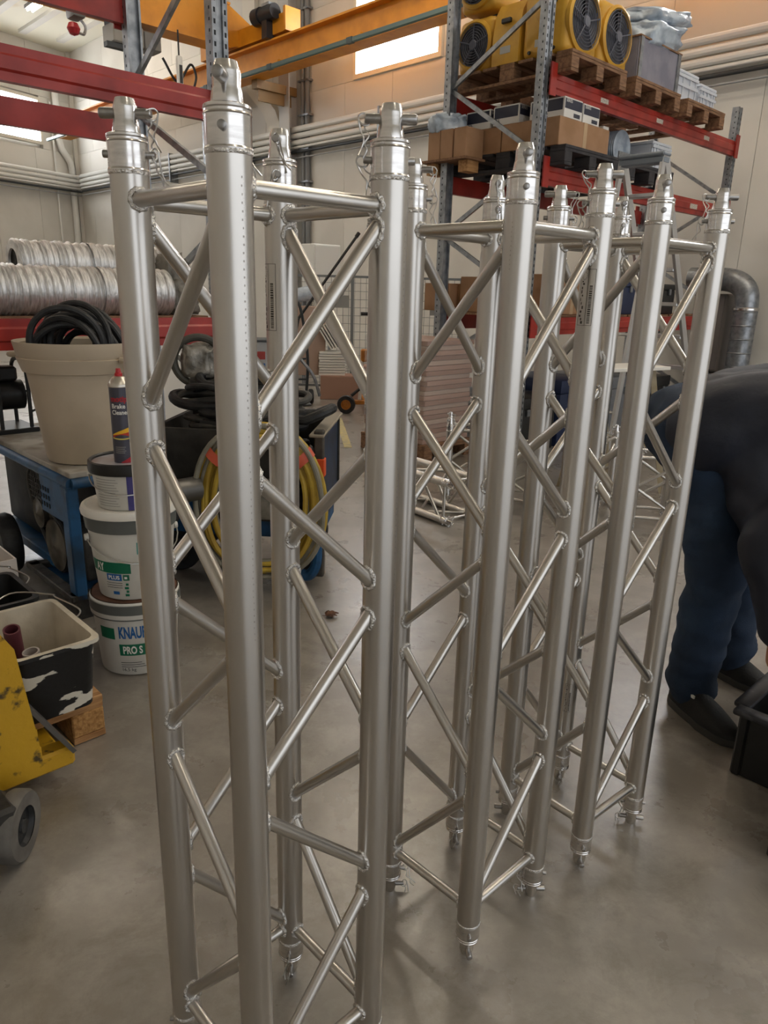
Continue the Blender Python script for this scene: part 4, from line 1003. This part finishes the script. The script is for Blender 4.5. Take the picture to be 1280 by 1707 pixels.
sp = thing('spare_hose', 'short black hose loop lying over the right end of the cart', 'hose', (-.36, 3.50, .77), R(-10))
G().tube([(.10*math.cos(a), .10*math.sin(a), .02+.045*max(0, math.cos(a))) for a in [2*math.pi*i/32 for i in range(32)]], .024, 10, closed=True).obj('hose_loop', BLACKR, sp)
# yellow hose coil hung on the cart front
yc = thing('yellow_hose_coil', 'yellow and grey hose coil tied with orange tape hanging on the cart', 'hose', (-.565, 3.235, 0), R(-3))
YH = mat('yellow_hose', 'c3a43c', .5, 0, 'a8882f', 9); GH = mat('pale_grey_hose', '8d8878', .55, 0, '747062', 10)
rg = random.Random(2)
for k in range(11):
    rx = .205+.0095*k+rg.uniform(-.006, .006); rz_ = .285+.0098*k+rg.uniform(-.012, .012); yy = -.045+.018*(k % 5)
    pts = []
    for i in range(52):
        a = 2*math.pi*i/52; e = .85
        c_, s_ = math.cos(a), math.sin(a)
        pts.append((rx*math.copysign(abs(c_)**e, c_)+.006*math.sin(3*a+k), yy+.012*math.sin(2*a+k*1.7), .425+rz_*math.copysign(abs(s_)**.95, s_)*(.93 if s_ < 0 else 1)))
    G().tube(pts, .0125, 9, closed=True).obj('hose_loop', GH if k in (1, 4, 7, 10) else YH, yc)
TP = mat('orange_red_tape', 'cf5b3f', .5)
for a, rr in ((2.42, .012), (2.12, .01), (.72, .012)):
    x_, z_ = .255*math.cos(a), .425+.335*math.sin(a)
    tdir = Vector((-.255*math.sin(a), 0, .335*math.cos(a))).normalized(); nd = Vector((math.cos(a), 0, math.sin(a)))
    pts = [Vector((x_, -.01, z_))+nd*(.062*math.cos(q))+Vector((0, 1, 0))*(.058*math.sin(q)) for q in [2*math.pi*i/16 for i in range(16)]]
    g = G(); vs = [p+tdir*d for d in (-.022, .022) for p in pts]; g.add(vs, [(i, (i+1) % 16, 16+(i+1) % 16, 16+i) for i in range(16)]).obj('tape_band', TP, yc)
# ============================================================ SHORT TRUSS PIECES ON THE FLOOR BEHIND
def short_truss(label, L, loc, rz, seed, lying=None):
    nd = max(1, round(L/.26)); z0, z1 = .12, L-.12+.0
    d = (z1-z0)/nd; diag = [(z1-k*d-.012, z1-(k+1)*d+.012) for k in range(nd)]
    t = make_truss(label, diag, L-.042, .042, (L-.085, .085), loc, rz, 'short_truss', seed, False, 'short truss pieces on the floor', True)
    if lying is not None: t.rotation_euler = lying
    return t
short_truss('short truss standing on end behind, left of the middle tall truss', .58, (.56, 4.98, 0), R(40), 11)
sl = short_truss('short truss lying flat on the floor, left of the middle tall truss', .80, (0, 0, 0), 0, 12)
ax = Vector((.62, -.78, 0)).normalized(); sx = Vector((0, 0, 1)).cross(ax).normalized()
q = Matrix((Vector((sx.x, sx.y, 0)), Vector((0, 0, 1)), ax)).transposed() if False else Matrix((ax.cross(Vector((0, 0, 1))) * -1, Vector((0, 0, 1)), ax)).transposed()
ml = Matrix.Rotation(R(45), 3, 'Z')
M3 = Matrix((Vector((0, 0, 1)).cross(ax), Vector((0, 0, 1)) * -1, ax)).transposed() if False else None
xa = Vector((0, 0, 1)).cross(ax).normalized(); ya = ax.cross(xa).normalized()
M3 = Matrix((xa, ya, ax)).transposed() @ Matrix.Rotation(R(45), 3, 'Z')
sl.matrix_world = Matrix.Translation(Vector((.40, 4.28, .147)) - ax*.78 + xa*.13) @ M3.to_4x4()
short_truss('short truss standing on end between the middle and rear tall trusses', .52, (.90, 4.75, 0), R(20), 13)
short_truss('short truss standing on end right behind the rear tall truss', .545, (1.66, 4.42, 0), R(35), 14)
short_truss('short truss standing on end at the left flank of the rear tall truss', .56, (1.38, 4.85, 0), R(10), 15)
short_truss('short truss standing on end beside the bending person', .545, (2.05, 4.75, 0), R(50), 16)

# ============================================================ WRAPPED STACK OF BOARDS
ws = thing('wrapped_stack', 'stack of reddish flat boxes wrapped in clear film on a pallet', 'stack', W(4.72, 4.5, .146), RZ, None)
rg = random.Random(3)
for k in range(21):
    box1('flat_box', (rg.uniform(-.012, .012), rg.uniform(-.012, .012), .02+k*.0405), (.58+rg.uniform(-.012, .012), .72, .037), (mat('pink_brown_card', 'a8826f', .7), mat('pale_card', 'b59a88', .7), mat('brown_card2', '97705c', .7))[k % 3], ws, .002)
m = mat('stretch_film', 'e8e6e4', .12, alpha=.16, bump=.6, bscale=18, rvar=.1)
G().box((0, 0, .43), (.615, .755, .87), bev=.012).obj('stretch_film', m, ws)
make_pallet('pallet under the film-wrapped stack of flat boxes', 0, 0, 0, WOODD, .62, .8, 'pallets on the floor', RZ, W(4.72, 4.5, 0))

# ============================================================ FAR CENTRE
og = thing('lifting_trolley', 'orange lifting trolley with black wheels and white post near the wire cage', 'trolley', (-.22, 8.55, 0), R(8))
OR = mat('orange_frame', 'c07a22', .5, 0, 'a2611a', 9)
for xx in (-.26, .26):
    wheel('wheel', og, (xx, -.05, .105), (.25, 1, 0), .105, .06, BLACKR, OR)
box1('base_bar', (0, -.03, .13), (.62, .06, .05), OR, og, .008); box1('base_bar', (0, .3, .10), (.05, .7, .05), OR, og, .008)
for xx in (-.10, .02): G().cyl((xx, .02, .12), (xx+.03, .02, .62), .02, seg=12).obj('white_post', WHITEP, og)
box1('lift_head', (.03, .02, .66), (.24, .12, .14), OR, og, .015); box1('head_block', (.08, -.02, .50), (.08, .08, .12), mat('rust_red', '7c3a20', .6), og, .01)
G().cyl((.0, .02, .73), (.0, .02, 1.11), .022, seg=12).obj('mast', WHITEP, og); G().cyl((-.10, .02, 1.12), (.10, .02, 1.12), .02, seg=10).obj('grip_bar', BLACKP, og)
G().tube([(-.2, -.02, .2), (-.05, .0, .32), (.12, .0, .2)], .02, 8).obj('black_brace', BLACKP, og)
# wire cage
wc = thing('wire_cage', 'grey wire mesh cage standing along the far wall', 'cage', (-.30, 10.2, 0), R(0))
CG = mat('cage_grey', '7b7f80', .5, .3)
for xx in (-.95, -.2, .55, 1.25): box1('cage_post', (xx, 0, .78), (.04, .04, 1.56), CG, wc)
for zz in (.1, 1.54): box1('cage_rail', (.15, 0, zz), (2.24, .03, .03), CG, wc)
for i in range(29): G().cyl((-.95+i*.078, 0, .1), (-.95+i*.078, 0, 1.54), .003, seg=5).obj('cage_wire', CG, wc)
for i in range(13): G().cyl((-.95, .004, .2+i*.105), (1.25, .004, .2+i*.105), .003, seg=5).obj('cage_wire', CG, wc)
for xx, zz in ((-.35, 1.22), (.95, 1.15)): box1('cage_sign', (xx, -.02, zz), (.22, .006, .16), mat('sign_grey', '8b8b87', .6), wc)
for i, (x, y, lx, h, lab) in enumerate(((-.62, 9.75, .5, .30, 'pinkish carton lowest on the floor before the wire cage'), (-.18, 9.85, .45, .42, 'pinkish carton beside the orange trolley before the cage'), (.35, 9.8, .5, .5, 'pinkish carton right of the orange trolley before the cage'))):
    t = thing('floor_carton', lab, 'box', (x, y, 0), R(4*i)); box1('box_body', (0, 0, h/2), (lx, .4, h), mat('pink_brown_card', 'a8826f'), t, .005); box1('box_flap', (0, -.1, h+.003), (lx-.01, .19, .005), mat('pink_brown_card', 'a8826f'), t)
st = thing('panel_stack', 'stack of white panels leaning before the wire cage', 'stack', (-.74, 9.75, .305), R(6))
for k in range(9): box1('white_panel', (-.0+.004*(k % 3), 0, .014+k*.034), (.34, .3, .028), WHITEP, st, .002)
lp_ = thing('leaning_panel', 'tilted white panel above the panel stack by the cage', 'panel', (-.82, 9.75, .62), 0)
for k in range(4): G().box((0, 0, 0), (.34, .3, .02)).obj('white_panel', WHITEP, lp_, loc=(.0+.035*k, 0, .16+.01*k), rot=(0, R(58), 0))
ht = thing('hand_truck', 'black and grey hand truck at the far end of the passage', 'hand truck', (-1.12, 9.1, 0), R(15))
G().tube(bez([(-.12, 0, .1), (-.10, .02, .6), (-.02, .06, 1.15), (.06, .06, 1.15), (.14, .02, .6), (.12, 0, .1)], 6), .018, 8).obj('frame_tube', DARKPIPE, ht)
for k in range(3): G().cyl((-.10, .02, .3+k*.25), (.12, .02, .3+k*.25), .012, seg=8).obj('cross_bar', DARKPIPE, ht)
for xx in (-.18, .18): wheel('wheel', ht, (xx, .02, .09), (1, 0, 0), .09, .05, BLACKR, GALV)
G().tube(bez([(.05, .0, .55), (.2, -.05, .35), (.28, -.05, .1)], 5), .02, 8).obj('side_strut', GALV, ht); box1('toe_plate', (0, -.1, .02), (.3, .2, .012), GALV, ht)
ps_ = thing('long_pole', 'long thin black pole leaning diagonally above the wire cage', 'pole', (0, 0, 0))
G().cyl((-1.12, 9.35, 1.02), (-.42, 9.65, 2.02), .017, seg=8).obj('pole_rod', BLACKP, ps_); G().cyl((-.435, 9.644, 2.0), (-.40, 9.658, 2.05), .024, seg=8).obj('pole_grip', BLACKP, ps_); G().cyl((-1.30, 9.27, .02), (-1.12, 9.35, 1.02), .017, seg=8).obj('pole_rod', BLACKP, ps_)
wbx = thing('wall_cabinet', 'small white cabinet standing against the wall behind the cage', 'cabinet', (-1.02, 11.3, 1.35), R(44)); box1('cabinet_body', (0, 0, .32), (.5, .3, .64), PIPEW, wbx, .01); box1('cabinet_door', (0, -.155, .32), (.46, .012, .6), PIPEW, wbx, .004); box1('cabinet_shelf', (0, 0, -.03), (.6, .34, .04), GALV, wbx)
for e in (-.25, .25): box1('cabinet_leg', (e, .1, -.7), (.04, .04, 1.30), GALV, wbx)
mn = thing('control_box', 'grey machine box with red and blue labels behind the nearest truss', 'machine', (-1.38, 7.9, 0), R(8)); box1('box_body', (0, 0, .42), (.34, .34, .84), mat('light_grey_box', 'a9abac', .5), mn, .01); box1('top_lid', (0, 0, .85), (.38, .38, .02), mat('dark_lid', '4c5054', .5), mn, .004); box1('red_label', (.02, -.172, .70), (.12, .004, .08), mat('label_red', '9c3a34', .5), mn); box1('blue_label', (.02, -.172, .58), (.12, .004, .08), mat('label_blue', '3f6aa8', .5), mn)
bg_ = thing('film_roll', 'rolled clear plastic film lying on the panels by the wall', 'film', (-1.10, 9.75, .30), R(20)); G().cyl((-.25, 0, .95), (.25, 0, 1.06), .09, seg=18).obj('film_roll_body', FOIL, bg_); G().cyl((-.27, 0, .945), (-.25, 0, .95), .03, seg=12).obj('film_core', CARD, bg_); box1('film_rest', (0, 0, .43), (.5, .3, .86), mat('pale_card', 'b59a88'), bg_, .005)
# dark drums / cones stack behind the nearest truss
dr = thing('cable_drum', 'stack of dark ribbed cable reels left of the machine box', 'reel', (-1.9, 8.6, 0), 0)
for k in range(6): G().lathe([(.02, 0), (.14, .0), (.14, .02), (.08, .035), (.08, .08), (.14, .095), (.14, .115), (.02, .115)], 24, (0, 0, k*.117)).obj('reel', BLACKR, dr)
G().cyl((0, 0, .70), (0, 0, 1.5), .05, seg=14).obj('reel_post', DARKPIPE, dr)
# goods behind the left rack, seen below the lower beam
for i, (n, s, h, m, lab) in enumerate(((3.3, 6.6, .95, WHITEP, 'white crate stack seen behind the hose cart'), (2.75, 6.3, .8, GALV, 'grey metal locker seen between the left rack and the hose cart'))):
    t = thing('far_cabinet', lab, 'cabinet', W(n, s, 0), RZ); box1('cabinet_body', (0, 0, h/2), (.5, .4, h), m, t, .01); box1('cabinet_door', (0, -.205, h/2), (.46, .01, h-.06), m, t, .003); box1('door_handle', (.17, -.22, h*.6), (.02, .02, .12), DARKPIPE, t)
t = thing('green_sign', 'small green triangular sign on top of the white crate stack', 'sign', W(3.3, 6.6, .951), RZ); G().prism([(-.1, 0), (.1, 0), (.03, .13)], -.01, .01, Matrix(((1, 0, 0, 0), (0, 0, 1, 0), (0, 1, 0, 0), (0, 0, 0, 1)))).obj('sign_plate', mat('sign_green', '1e7d43', .5), t); box1('sign_foot', (0, 0, .004), (.2, .08, .008), DARKPIPE, t)

# ============================================================ LADDER, TRESTLE, WALL UNIT AT RIGHT
ld = thing('step_ladder', 'aluminium step ladder standing before the right rack', 'ladder', W(5.60, 3.07, 0), RZ)
ALL = mat('ladder_aluminium', (.62, .63, .65), .38, .9)
def rail(x0, x1, y, w=.07): 
    v = Vector((x1-x0, 0, -2.4)); 
    return G().box((0, 0, 0), (.03, .025, v.length), M=Matrix.Rotation(math.atan2(x1-x0, -2.4)+math.pi, 3, 'Y') if False else Matrix.Rotation(-math.atan2(x1-x0, 2.4), 3, 'Y')).obj('rail', ALL, ld, loc=((x0+x1)/2, y, 1.2))
G
for yy0 in (-.17, .17):
    G().box((0, 0, 0), (.07, .025, math.hypot(1.3, 2.4)), M=Matrix.Rotation(-math.atan2(1.3, 2.4), 3, 'Y')).obj('rail', ALL, ld, loc=(.65, yy0, 1.2))
    G().box((0, 0, 0), (.05, .025, math.hypot(.35, 2.4)), M=Matrix.Rotation(math.atan2(.35, 2.4), 3, 'Y')).obj('rear_rail', ALL, ld, loc=(-.19, yy0, 1.2))
for k in range(8):
    zz = .25+k*.27; box1('step', (1.3*(1-zz/2.4), 0, zz), (.09, .32, .03), ALL, ld, .004)
box1('top_platform', (0, 0, 2.40), (.12, .38, .03), mat('ladder_top', '7c848d', .5), ld, .01); box1('hinge_cap', (0.0, 0, 2.36), (.1, .37, .05), mat('ladder_top', '7c848d'), ld, .01)
for k in range(3): G().cyl((-.35*(1-(.5+k*.6)/2.4)-.02, -.17, .5+k*.6), (-.35*(1-(.5+k*.6)/2.4)-.02, .17, .5+k*.6), .012, seg=8).obj('rear_rung', ALL, ld)
tr = thing('trestle', 'pale wooden trestle with a white board on top behind the rear truss', 'trestle', (1.68, 5.30, 0), R(30))
PW = mat('pale_wood', 'b3a78f', .7, 0, '9a8c70', 9)
box1('top_board', (0, 0, .90), (.62, .30, .025), WHITEP, tr, .003)
for sx_ in (-1, 1):
    for sy in (-1, 1):
        a = Vector((.24*sx_, .05*sy, .885)); b = Vector((.28*sx_, .24*sy, .0)); d = (a-b)
        G().tube([b, a], .028, 4).obj('leg', PW, tr)
    box1('leg_brace', (.26*sx_, 0, .35), (.025, .34, .07), PW, tr)
fu = thing('filter_unit', 'grey brown filter cabinet on the wall beside the galvanised duct', 'cabinet', W(8.96, 3.78, .52), RZ); box1('unit_body', (0, 0, .48), (.24, .36, .88), mat('taupe_metal', '77706c', .5), fu, .02); box1('unit_door', (-.126, 0, .48), (.012, .30, .84), mat('taupe_metal2', '6d6663', .5), fu, .004); box1('unit_base', (0, 0, -.20), (.24, .28, .44), GALV, fu, .01)
du = thing('spiral_duct', 'galvanised spiral duct with a rounded elbow at the right wall', 'duct', (0, 0, 0))
pts = bez([W(8.80, 4.05, 1.60), W(8.80, 3.72, 1.60), W(8.80, 3.52, 1.57), W(8.80, 3.40, 1.47), W(8.80, 3.37, 1.30), W(8.80, 3.37, .9), W(8.80, 3.37, .12)], 8)
G().tube(pts, .125, 24).obj('duct_pipe', GALV, du)
for k in range(8): z = .2+k*.15; G().lathe([(.1255, -.008), (.131, 0), (.1255, .008)], 24, W(8.80, 3.37, z), cap=False).obj('duct_seam', GALV, du)
G().lathe([(.127, -.02), (.138, -.01), (.138, .01), (.127, .02)], 24, W(8.80, 3.37, 1.28), cap=False).obj('elbow_collar', ALUM, du)
G().box((0, 0, 0), (.3, .3, .12)).obj('duct_foot', GALV, du, loc=W(8.80, 3.37, .06), rot=(0, 0, RZ))

# ============================================================ BLACK CRATES AT RIGHT
def open_crate(label, loc, rz, lx, ly, h):
    t = thing('black_crate', label, 'crate', loc, rz, 'black plastic crates at the right edge')
    for nm, c, d in (('crate_side', (-lx/2+.02, 0, h/2), (.012, ly-.05, h)), ('crate_side', (lx/2-.02, 0, h/2), (.012, ly-.05, h)), ('crate_end', (0, -ly/2+.02, h/2), (lx-.04, .012, h)), ('crate_end', (0, ly/2-.02, h/2), (lx-.04, .012, h)), ('crate_floor', (0, 0, .006), (lx-.05, ly-.05, .012))): box1(nm, c, d, BLACKP, t, .003)
    for nm, c, d in (('crate_rim', (-lx/2+.008, 0, h), (.05, ly, .02)), ('crate_rim', (lx/2-.008, 0, h), (.05, ly, .02)), ('crate_rim', (0, -ly/2+.008, h), (lx-.07, .05, .02)), ('crate_rim', (0, ly/2-.008, h), (lx-.07, .05, .02))): box1(nm, c, d, mat('worn_black_rim', '26262a', .4, 0, '55565a', 14, mixlo=.55, mixhi=.7), t, .008, seg=2)
    for e in (-1, 1): box1('corner_rib', (-lx/2+.02, e*(ly/2-.03), h/2), (.03, .03, h), BLACKP, t, .006)
    return t
cA = W(2.10, .645)  # near left corner
crA = open_crate('black plastic crate on the floor at the feet of the bending person', W(2.30, .35), RZ, .40, .60, .215)
t = thing('metal_offcut', 'pale metal offcut lying inside the black crate', 'offcut', W(2.28, .42, .014), RZ); G().box((0, 0, .10), (.05, .3, .18), bev=.005).obj('offcut_bar', ALUM, t); box1('offcut_plate', (.04, 0, .02), (.12, .26, .012), ALUM, t)
crB = open_crate('second black crate cut off by the lower right picture edge', W(1.955, .16), RZ, .28, .56, .21)

# ============================================================ DRY LEAF ON THE FLOOR
lf = thing('dry_leaf', 'brown crumpled dry leaf on the concrete behind the nearest truss', 'leaf', (-.24, 2.95, .004), R(20))
LM = mat('dry_leaf_brown', '6e4a34', .8, 0, '4d3325', 30)
for k in range(5):
    a = -1.0+k*.5; d = Vector((math.cos(a), math.sin(a), 0)); n_ = Vector((-d.y, d.x, 0)); L = .055-.008*abs(k-2)
    g = G(); vs = []; 
    for i, (u, w, z) in enumerate(((0, .004, .002), (.35, .014, .010), (.7, .010, .014), (1, .001, .006))): vs += [d*u*L+n_*w+Vector((0, 0, z*.8)), d*u*L-n_*w+Vector((0, 0, z*.8)), d*u*L+Vector((0, 0, z+.003))]
    fs = []
    for i in range(3): fs += [(3*i, 3*i+3, 3*i+5, 3*i+2), (3*i+2, 3*i+5, 3*i+4, 3*i+1)]
    g.add(vs, fs).obj('leaf_lobe', LM, lf)
G().tube([(0, 0, .004), (-.03, .004, .004), (-.055, -.004, .006)], .0015, 5).obj('leaf_stalk', LM, lf)

# ============================================================ PERSON BENDING OVER AT RIGHT
def remeshed(name, g, m, parent, vox, disp=0.0, fr=9.0, smooth=6, stretch=(1, 1, 1), seed=0):
    me = bpy.data.meshes.new(name+'_src'); me.from_pydata([tuple(v) for v in g.v], [], g.f); me.update()
    o = bpy.data.objects.new(name+'_src', me); COL.objects.link(o)
    md = o.modifiers.new('r', 'REMESH'); md.mode = 'VOXEL'; md.voxel_size = vox; md.use_smooth_shade = True
    ms = o.modifiers.new('s', 'SMOOTH'); ms.iterations = smooth; ms.factor = .6
    dg = bpy.context.evaluated_depsgraph_get(); dg.update(); out = bpy.data.meshes.new_from_object(o.evaluated_get(dg))
    bpy.data.objects.remove(o); out.name = name
    if disp:
        S = Vector(stretch); so = Vector((seed, seed*.7, 0)); nn = [v.normal.copy() for v in out.vertices]
        for v, n in zip(out.vertices, nn):
            p = Vector((v.co.x*S.x, v.co.y*S.y, v.co.z*S.z))*fr+so
            k = (1-abs(noise.noise(p))*2)*.6+noise.noise(p*2.1)*.5
            v.co = v.co+n*disp*k
    out.materials.clear(); out.materials.append(m)
    out.polygons.foreach_set('use_smooth', [True]*len(out.polygons)); out.update()
    return link(name, out, parent)
def limb(g, pts, rad, n=6, seg=14):
    P = bez(pts, n); rr = []
    for i in range(len(pts)-1): rr += [rad[i]+(rad[i+1]-rad[i])*k/n for k in range(n)]
    rr.append(rad[-1])
    g.tube(P, rr, seg)
    for e in (0, -1):
        r = rr[e]; prof = [(0.0001, -r)]+[(r*math.cos(a), r*math.sin(a)) for a in [R(-75+15*i) for i in range(11)]]+[(0.0001, r)]
        g.lathe(prof, 12, P[e])
PO = Vector((1.15, 2.35, 0))
pe_ = thing('person', 'person in dark navy jacket and blue jeans bending over the black crate', 'person', PO, 0)
V = lambda x, y, z: Vector((x, y, z))-PO
hipN, hipF = V(1.06, 2.34, .88), V(1.10, 2.50, .88)
kneeN, kneeF = V(1.095, 2.245, .50), V(1.29, 2.50, .50)
ankN, ankF = V(1.085, 2.275, .10), V(1.335, 2.53, .10)
pel = V(1.055, 2.42, .95); mid = V(1.22, 2.36, 1.03); che = V(1.44, 2.28, 1.03); nek = V(1.60, 2.22, .99); hed = V(1.73, 2.17, .93)
shN, shF = V(1.44, 2.10, .97), V(1.54, 2.42, .97); elN, elF = V(1.13, 2.04, .71), V(1.58, 2.28, .68); wrN, wrF = V(1.18, 1.98, .45), V(1.46, 2.10, .44)
SKIN = mat('skin', 'b98468', .5)
g = G()
limb(g, [pel, mid, che, nek, hed], [.12, .11, .12, .055, .06]); limb(g, [hipN, kneeN, ankN], [.075, .052, .034]); limb(g, [hipF, kneeF, ankF], [.075, .052, .038])
for a_, f_ in ((ankN, V(1.125, 2.13, .035)), (ankF, V(1.385, 2.45, .035))): limb(g, [a_-Vector((0, 0, .035)), f_], [.026, .02])
for s_, e_, w_ in ((shN, elN, wrN), (shF, elF, wrF)):
    limb(g, [che, s_, e_, w_], [.08, .055, .042, .028])
    d = V(1.25, 1.98, .2)*0+Vector((.05, -.03, -1)).normalized(); sdv = d.cross(Vector((.6, -.8, 0))).normalized(); fwv = sdv.cross(d)
    pc = w_+d*.06; limb(g, [w_, pc, w_+d*.10], [.024, .03, .03])
    for k in range(4):
        o_ = sdv*((k-1.5)*.019); L = (.062, .075, .070, .055)[k]
        limb(g, [w_+d*.095+o_, w_+d*(.10+L*.5)+o_+fwv*.008, w_+d*(.10+L)+o_+fwv*.028], [.0085, .008, .0065], 3, 8)
    limb(g, [w_+d*.045+sdv*.026, w_+d*.075+sdv*.045+fwv*.015, w_+d*.105+sdv*.048+fwv*.03], [.010, .009, .0075], 3, 8)
# head with face
hd = hed-nek; hd.normalize(); face = Vector((.15, -.05, -1)).normalized()
lat = hd.cross(face).normalized(); hc_ = hed+hd*.07
bm = bmesh.new(); bmesh.ops.create_icosphere(bm, subdivisions=3, radius=1)
hv = [hc_+hd*(v.co.z*.118)+face*(v.co.y*.095)+lat*(v.co.x*.076) for v in bm.verts]; bm.verts.index_update(); g.add(hv, [[v.index for v in f.verts] for f in bm.faces]); bm.free()
limb(g, [hc_+face*.088-hd*.0, hc_+face*.112-hd*.025], [.010, .014], 3, 8)            # nose
limb(g, [hc_+face*.085-hd*.055+lat*.02, hc_+face*.085-hd*.055-lat*.02], [.008, .008], 3, 8)   # mouth
for e in (-1, 1):
    limb(g, [hc_+lat*(.076*e)+hd*.02, hc_+lat*(.082*e)-hd*.025], [.014, .010], 3, 8)      # ears
    limb(g, [hc_+face*.078+lat*(.032*e)+hd*.01, hc_+face*.080+lat*(.034*e)+hd*.01], [.013, .013], 2, 8)
remeshed('body', g, SKIN, pe_, .0075, smooth=3)
bm = bmesh.new(); bmesh.ops.create_icosphere(bm, subdivisions=4, radius=1); bm.verts.index_update()
hv = []
for v in bm.verts:
    k = 1.0+.03*noise.noise(v.co*6); hv.append(hc_+hd*(.022+v.co.z*.108*k)+face*(v.co.y*.095*k-.022)+lat*(v.co.x*.081*k))
G().add(hv, [[v.index for v in f.verts] for f in bm.faces]).obj('hair', mat('dark_hair', '2a201a', .6, bump=.5, bscale=90), pe_); bm.free()
# jeans
g = G()
limb(g, [pel+Vector((-.03, -.07, .0)), hipN, kneeN+Vector((-.0, .02, .06)), kneeN+Vector((.0, .012, -.06)), ankN+Vector((.0, .0, .1)), ankN+Vector((0, 0, .005))], [.135, .115, .092, .084, .074, .078])
limb(g, [pel+Vector((-.02, .07, .0)), hipF, kneeF+Vector((-.02, .02, .06)), kneeF+Vector((0, .02, -.06)), ankF+Vector((0, 0, .1)), ankF+Vector((0, 0, .005))], [.135, .115, .092, .084, .074, .078])
limb(g, [pel+Vector((-.035, -.08, .02)), pel+Vector((-.035, .08, .02))], [.135, .135])
JEAN = mat('blue_denim', '1a2c42', .85, 0, '263e5a', 5, bump=.25, bscale=300, mixlo=.45, mixhi=.75)
jn = remeshed('jeans', g, JEAN, pe_, .010, .020, 5.2, 4, (1.2, 1.2, 1.9), 5)
STT = mat('denim_stitch', '3d5d80', .8)
# jacket
g = G()
for lt in (-.10, 0, .10):
    q = Vector((.3, .95, 0)).normalized()*lt
    limb(g, [pel+q+Vector((.02, 0, .035)), mid+q*1.05+Vector((0, 0, .005)), che+q*1.25, nek+q*.35-Vector((.05, 0, 0))], [.152, .145, .15, .085])
limb(g, [pel+Vector((.06, -.11, -.0)), mid+Vector((-.04, -.13, -.11)), che+Vector((-.12, -.1, -.10))], [.085, .11, .12])   # hanging front
limb(g, [mid+Vector((-.08, -.10, -.10)), V(1.17, 2.14, .76), V(1.16, 2.07, .66)], [.11, .10, .07]); limb(g, [che+Vector((-.1, -.05, -.05)), V(1.24, 2.12, .80), V(1.20, 2.07, .66)], [.13, .11, .07])
limb(g, [che, shN, (shN+elN)/2, elN, (elN+wrN)/2, wrN], [.13, .10, .086, .080, .068, .056]); limb(g, [che, shF, (shF+elF)/2, elF, (elF+wrF)/2, wrF], [.13, .10, .086, .080, .068, .056])
limb(g, [nek-Vector((.06, 0, 0)), nek-Vector((.02, .0, .005))], [.085, .075])
JACK = mat('dark_navy_jacket', '161a26', .62, 0, '1d2232', 4, bump=.1, bscale=60)
remeshed('jacket', g, JACK, pe_, .012, .014, 5.5, 6, (1, 1, 1.3), 11)
# shoes
def shoe(heel, toe):
    d = (toe-heel); L = d.length; d.normalize(); s = Vector((-d.y, d.x, 0))
    o = bpy.data.objects.new('shoe', None)
    n = 12; prof = []
    for k in range(n+1):
        t_ = k/n; w = .036+.016*math.sin(math.pi*min(1, t_*1.05))+(.006 if .5 < t_ < .85 else 0)
        if t_ < .08: w *= .72+3.5*t_
        if t_ > .9: w *= math.sqrt(max(.05, 1-((t_-.9)/.105)**2))
        hgt = .112 if t_ < .36 else .112-.068*((t_-.36)/.64)**.9
        if t_ > .95: hgt *= .8
        prof.append((t_*L, w, hgt))
    def ringsec(zs):
        vs = []
        for x, w, hg in prof:
            for a in [math.pi*i/10 for i in range(11)]:
                vs.append(heel+d*x+s*(w*zs*math.cos(a))+Vector((0, 0, .02+(hg-.02)*(math.sin(a)**.7))))
        return vs
    vs = ringsec(.96); fs = [(i*11+k, i*11+k+1, (i+1)*11+k+1, (i+1)*11+k) for i in range(n) for k in range(10)]+[tuple(range(11)), tuple(n*11+k for k in reversed(range(11)))]
    up_ = G().add(vs, fs).obj('shoe', BLACKSH, pe_, 60)
    vs = []; 
    for z in (0.001, .026):
        for sg in (1, -1):
            for x, w, hg in (prof if sg > 0 else prof[::-1]): vs.append(heel+d*x+s*(w*1.03*sg)+Vector((0, 0, z+(.012*max(0, x/L-.8)*5*0))))
    N_ = 2*(n+1)
    G().add(vs, [tuple(reversed(range(N_))), tuple(range(N_, 2*N_))]+[(i, (i+1) % N_, N_+(i+1) % N_, N_+i) for i in range(N_)]).obj('sole', mat('dark_sole', '3a3936', .6), up_)
    c = heel+d*(L*.30)+s*(.030)+Vector((0, 0, .085)); c2 = heel+d*(L*.36)-s*.04*0+s*.036+Vector((0, 0, .075))
    G().box(heel+d*(L*.40)-s*.036+Vector((0, 0, .091)), (.022, .006, .010), rz=math.atan2(d.y, d.x)).obj('shoe_tab', LWHITE, up_)
    return up_
BLACKSH = mat('black_shoe_fabric', '141414', .7, bump=.2, bscale=150)
shoe(V(1.058, 2.335, 0), V(1.155, 2.045, 0)); shoe(V(1.285, 2.60, 0), V(1.43, 2.37, 0))
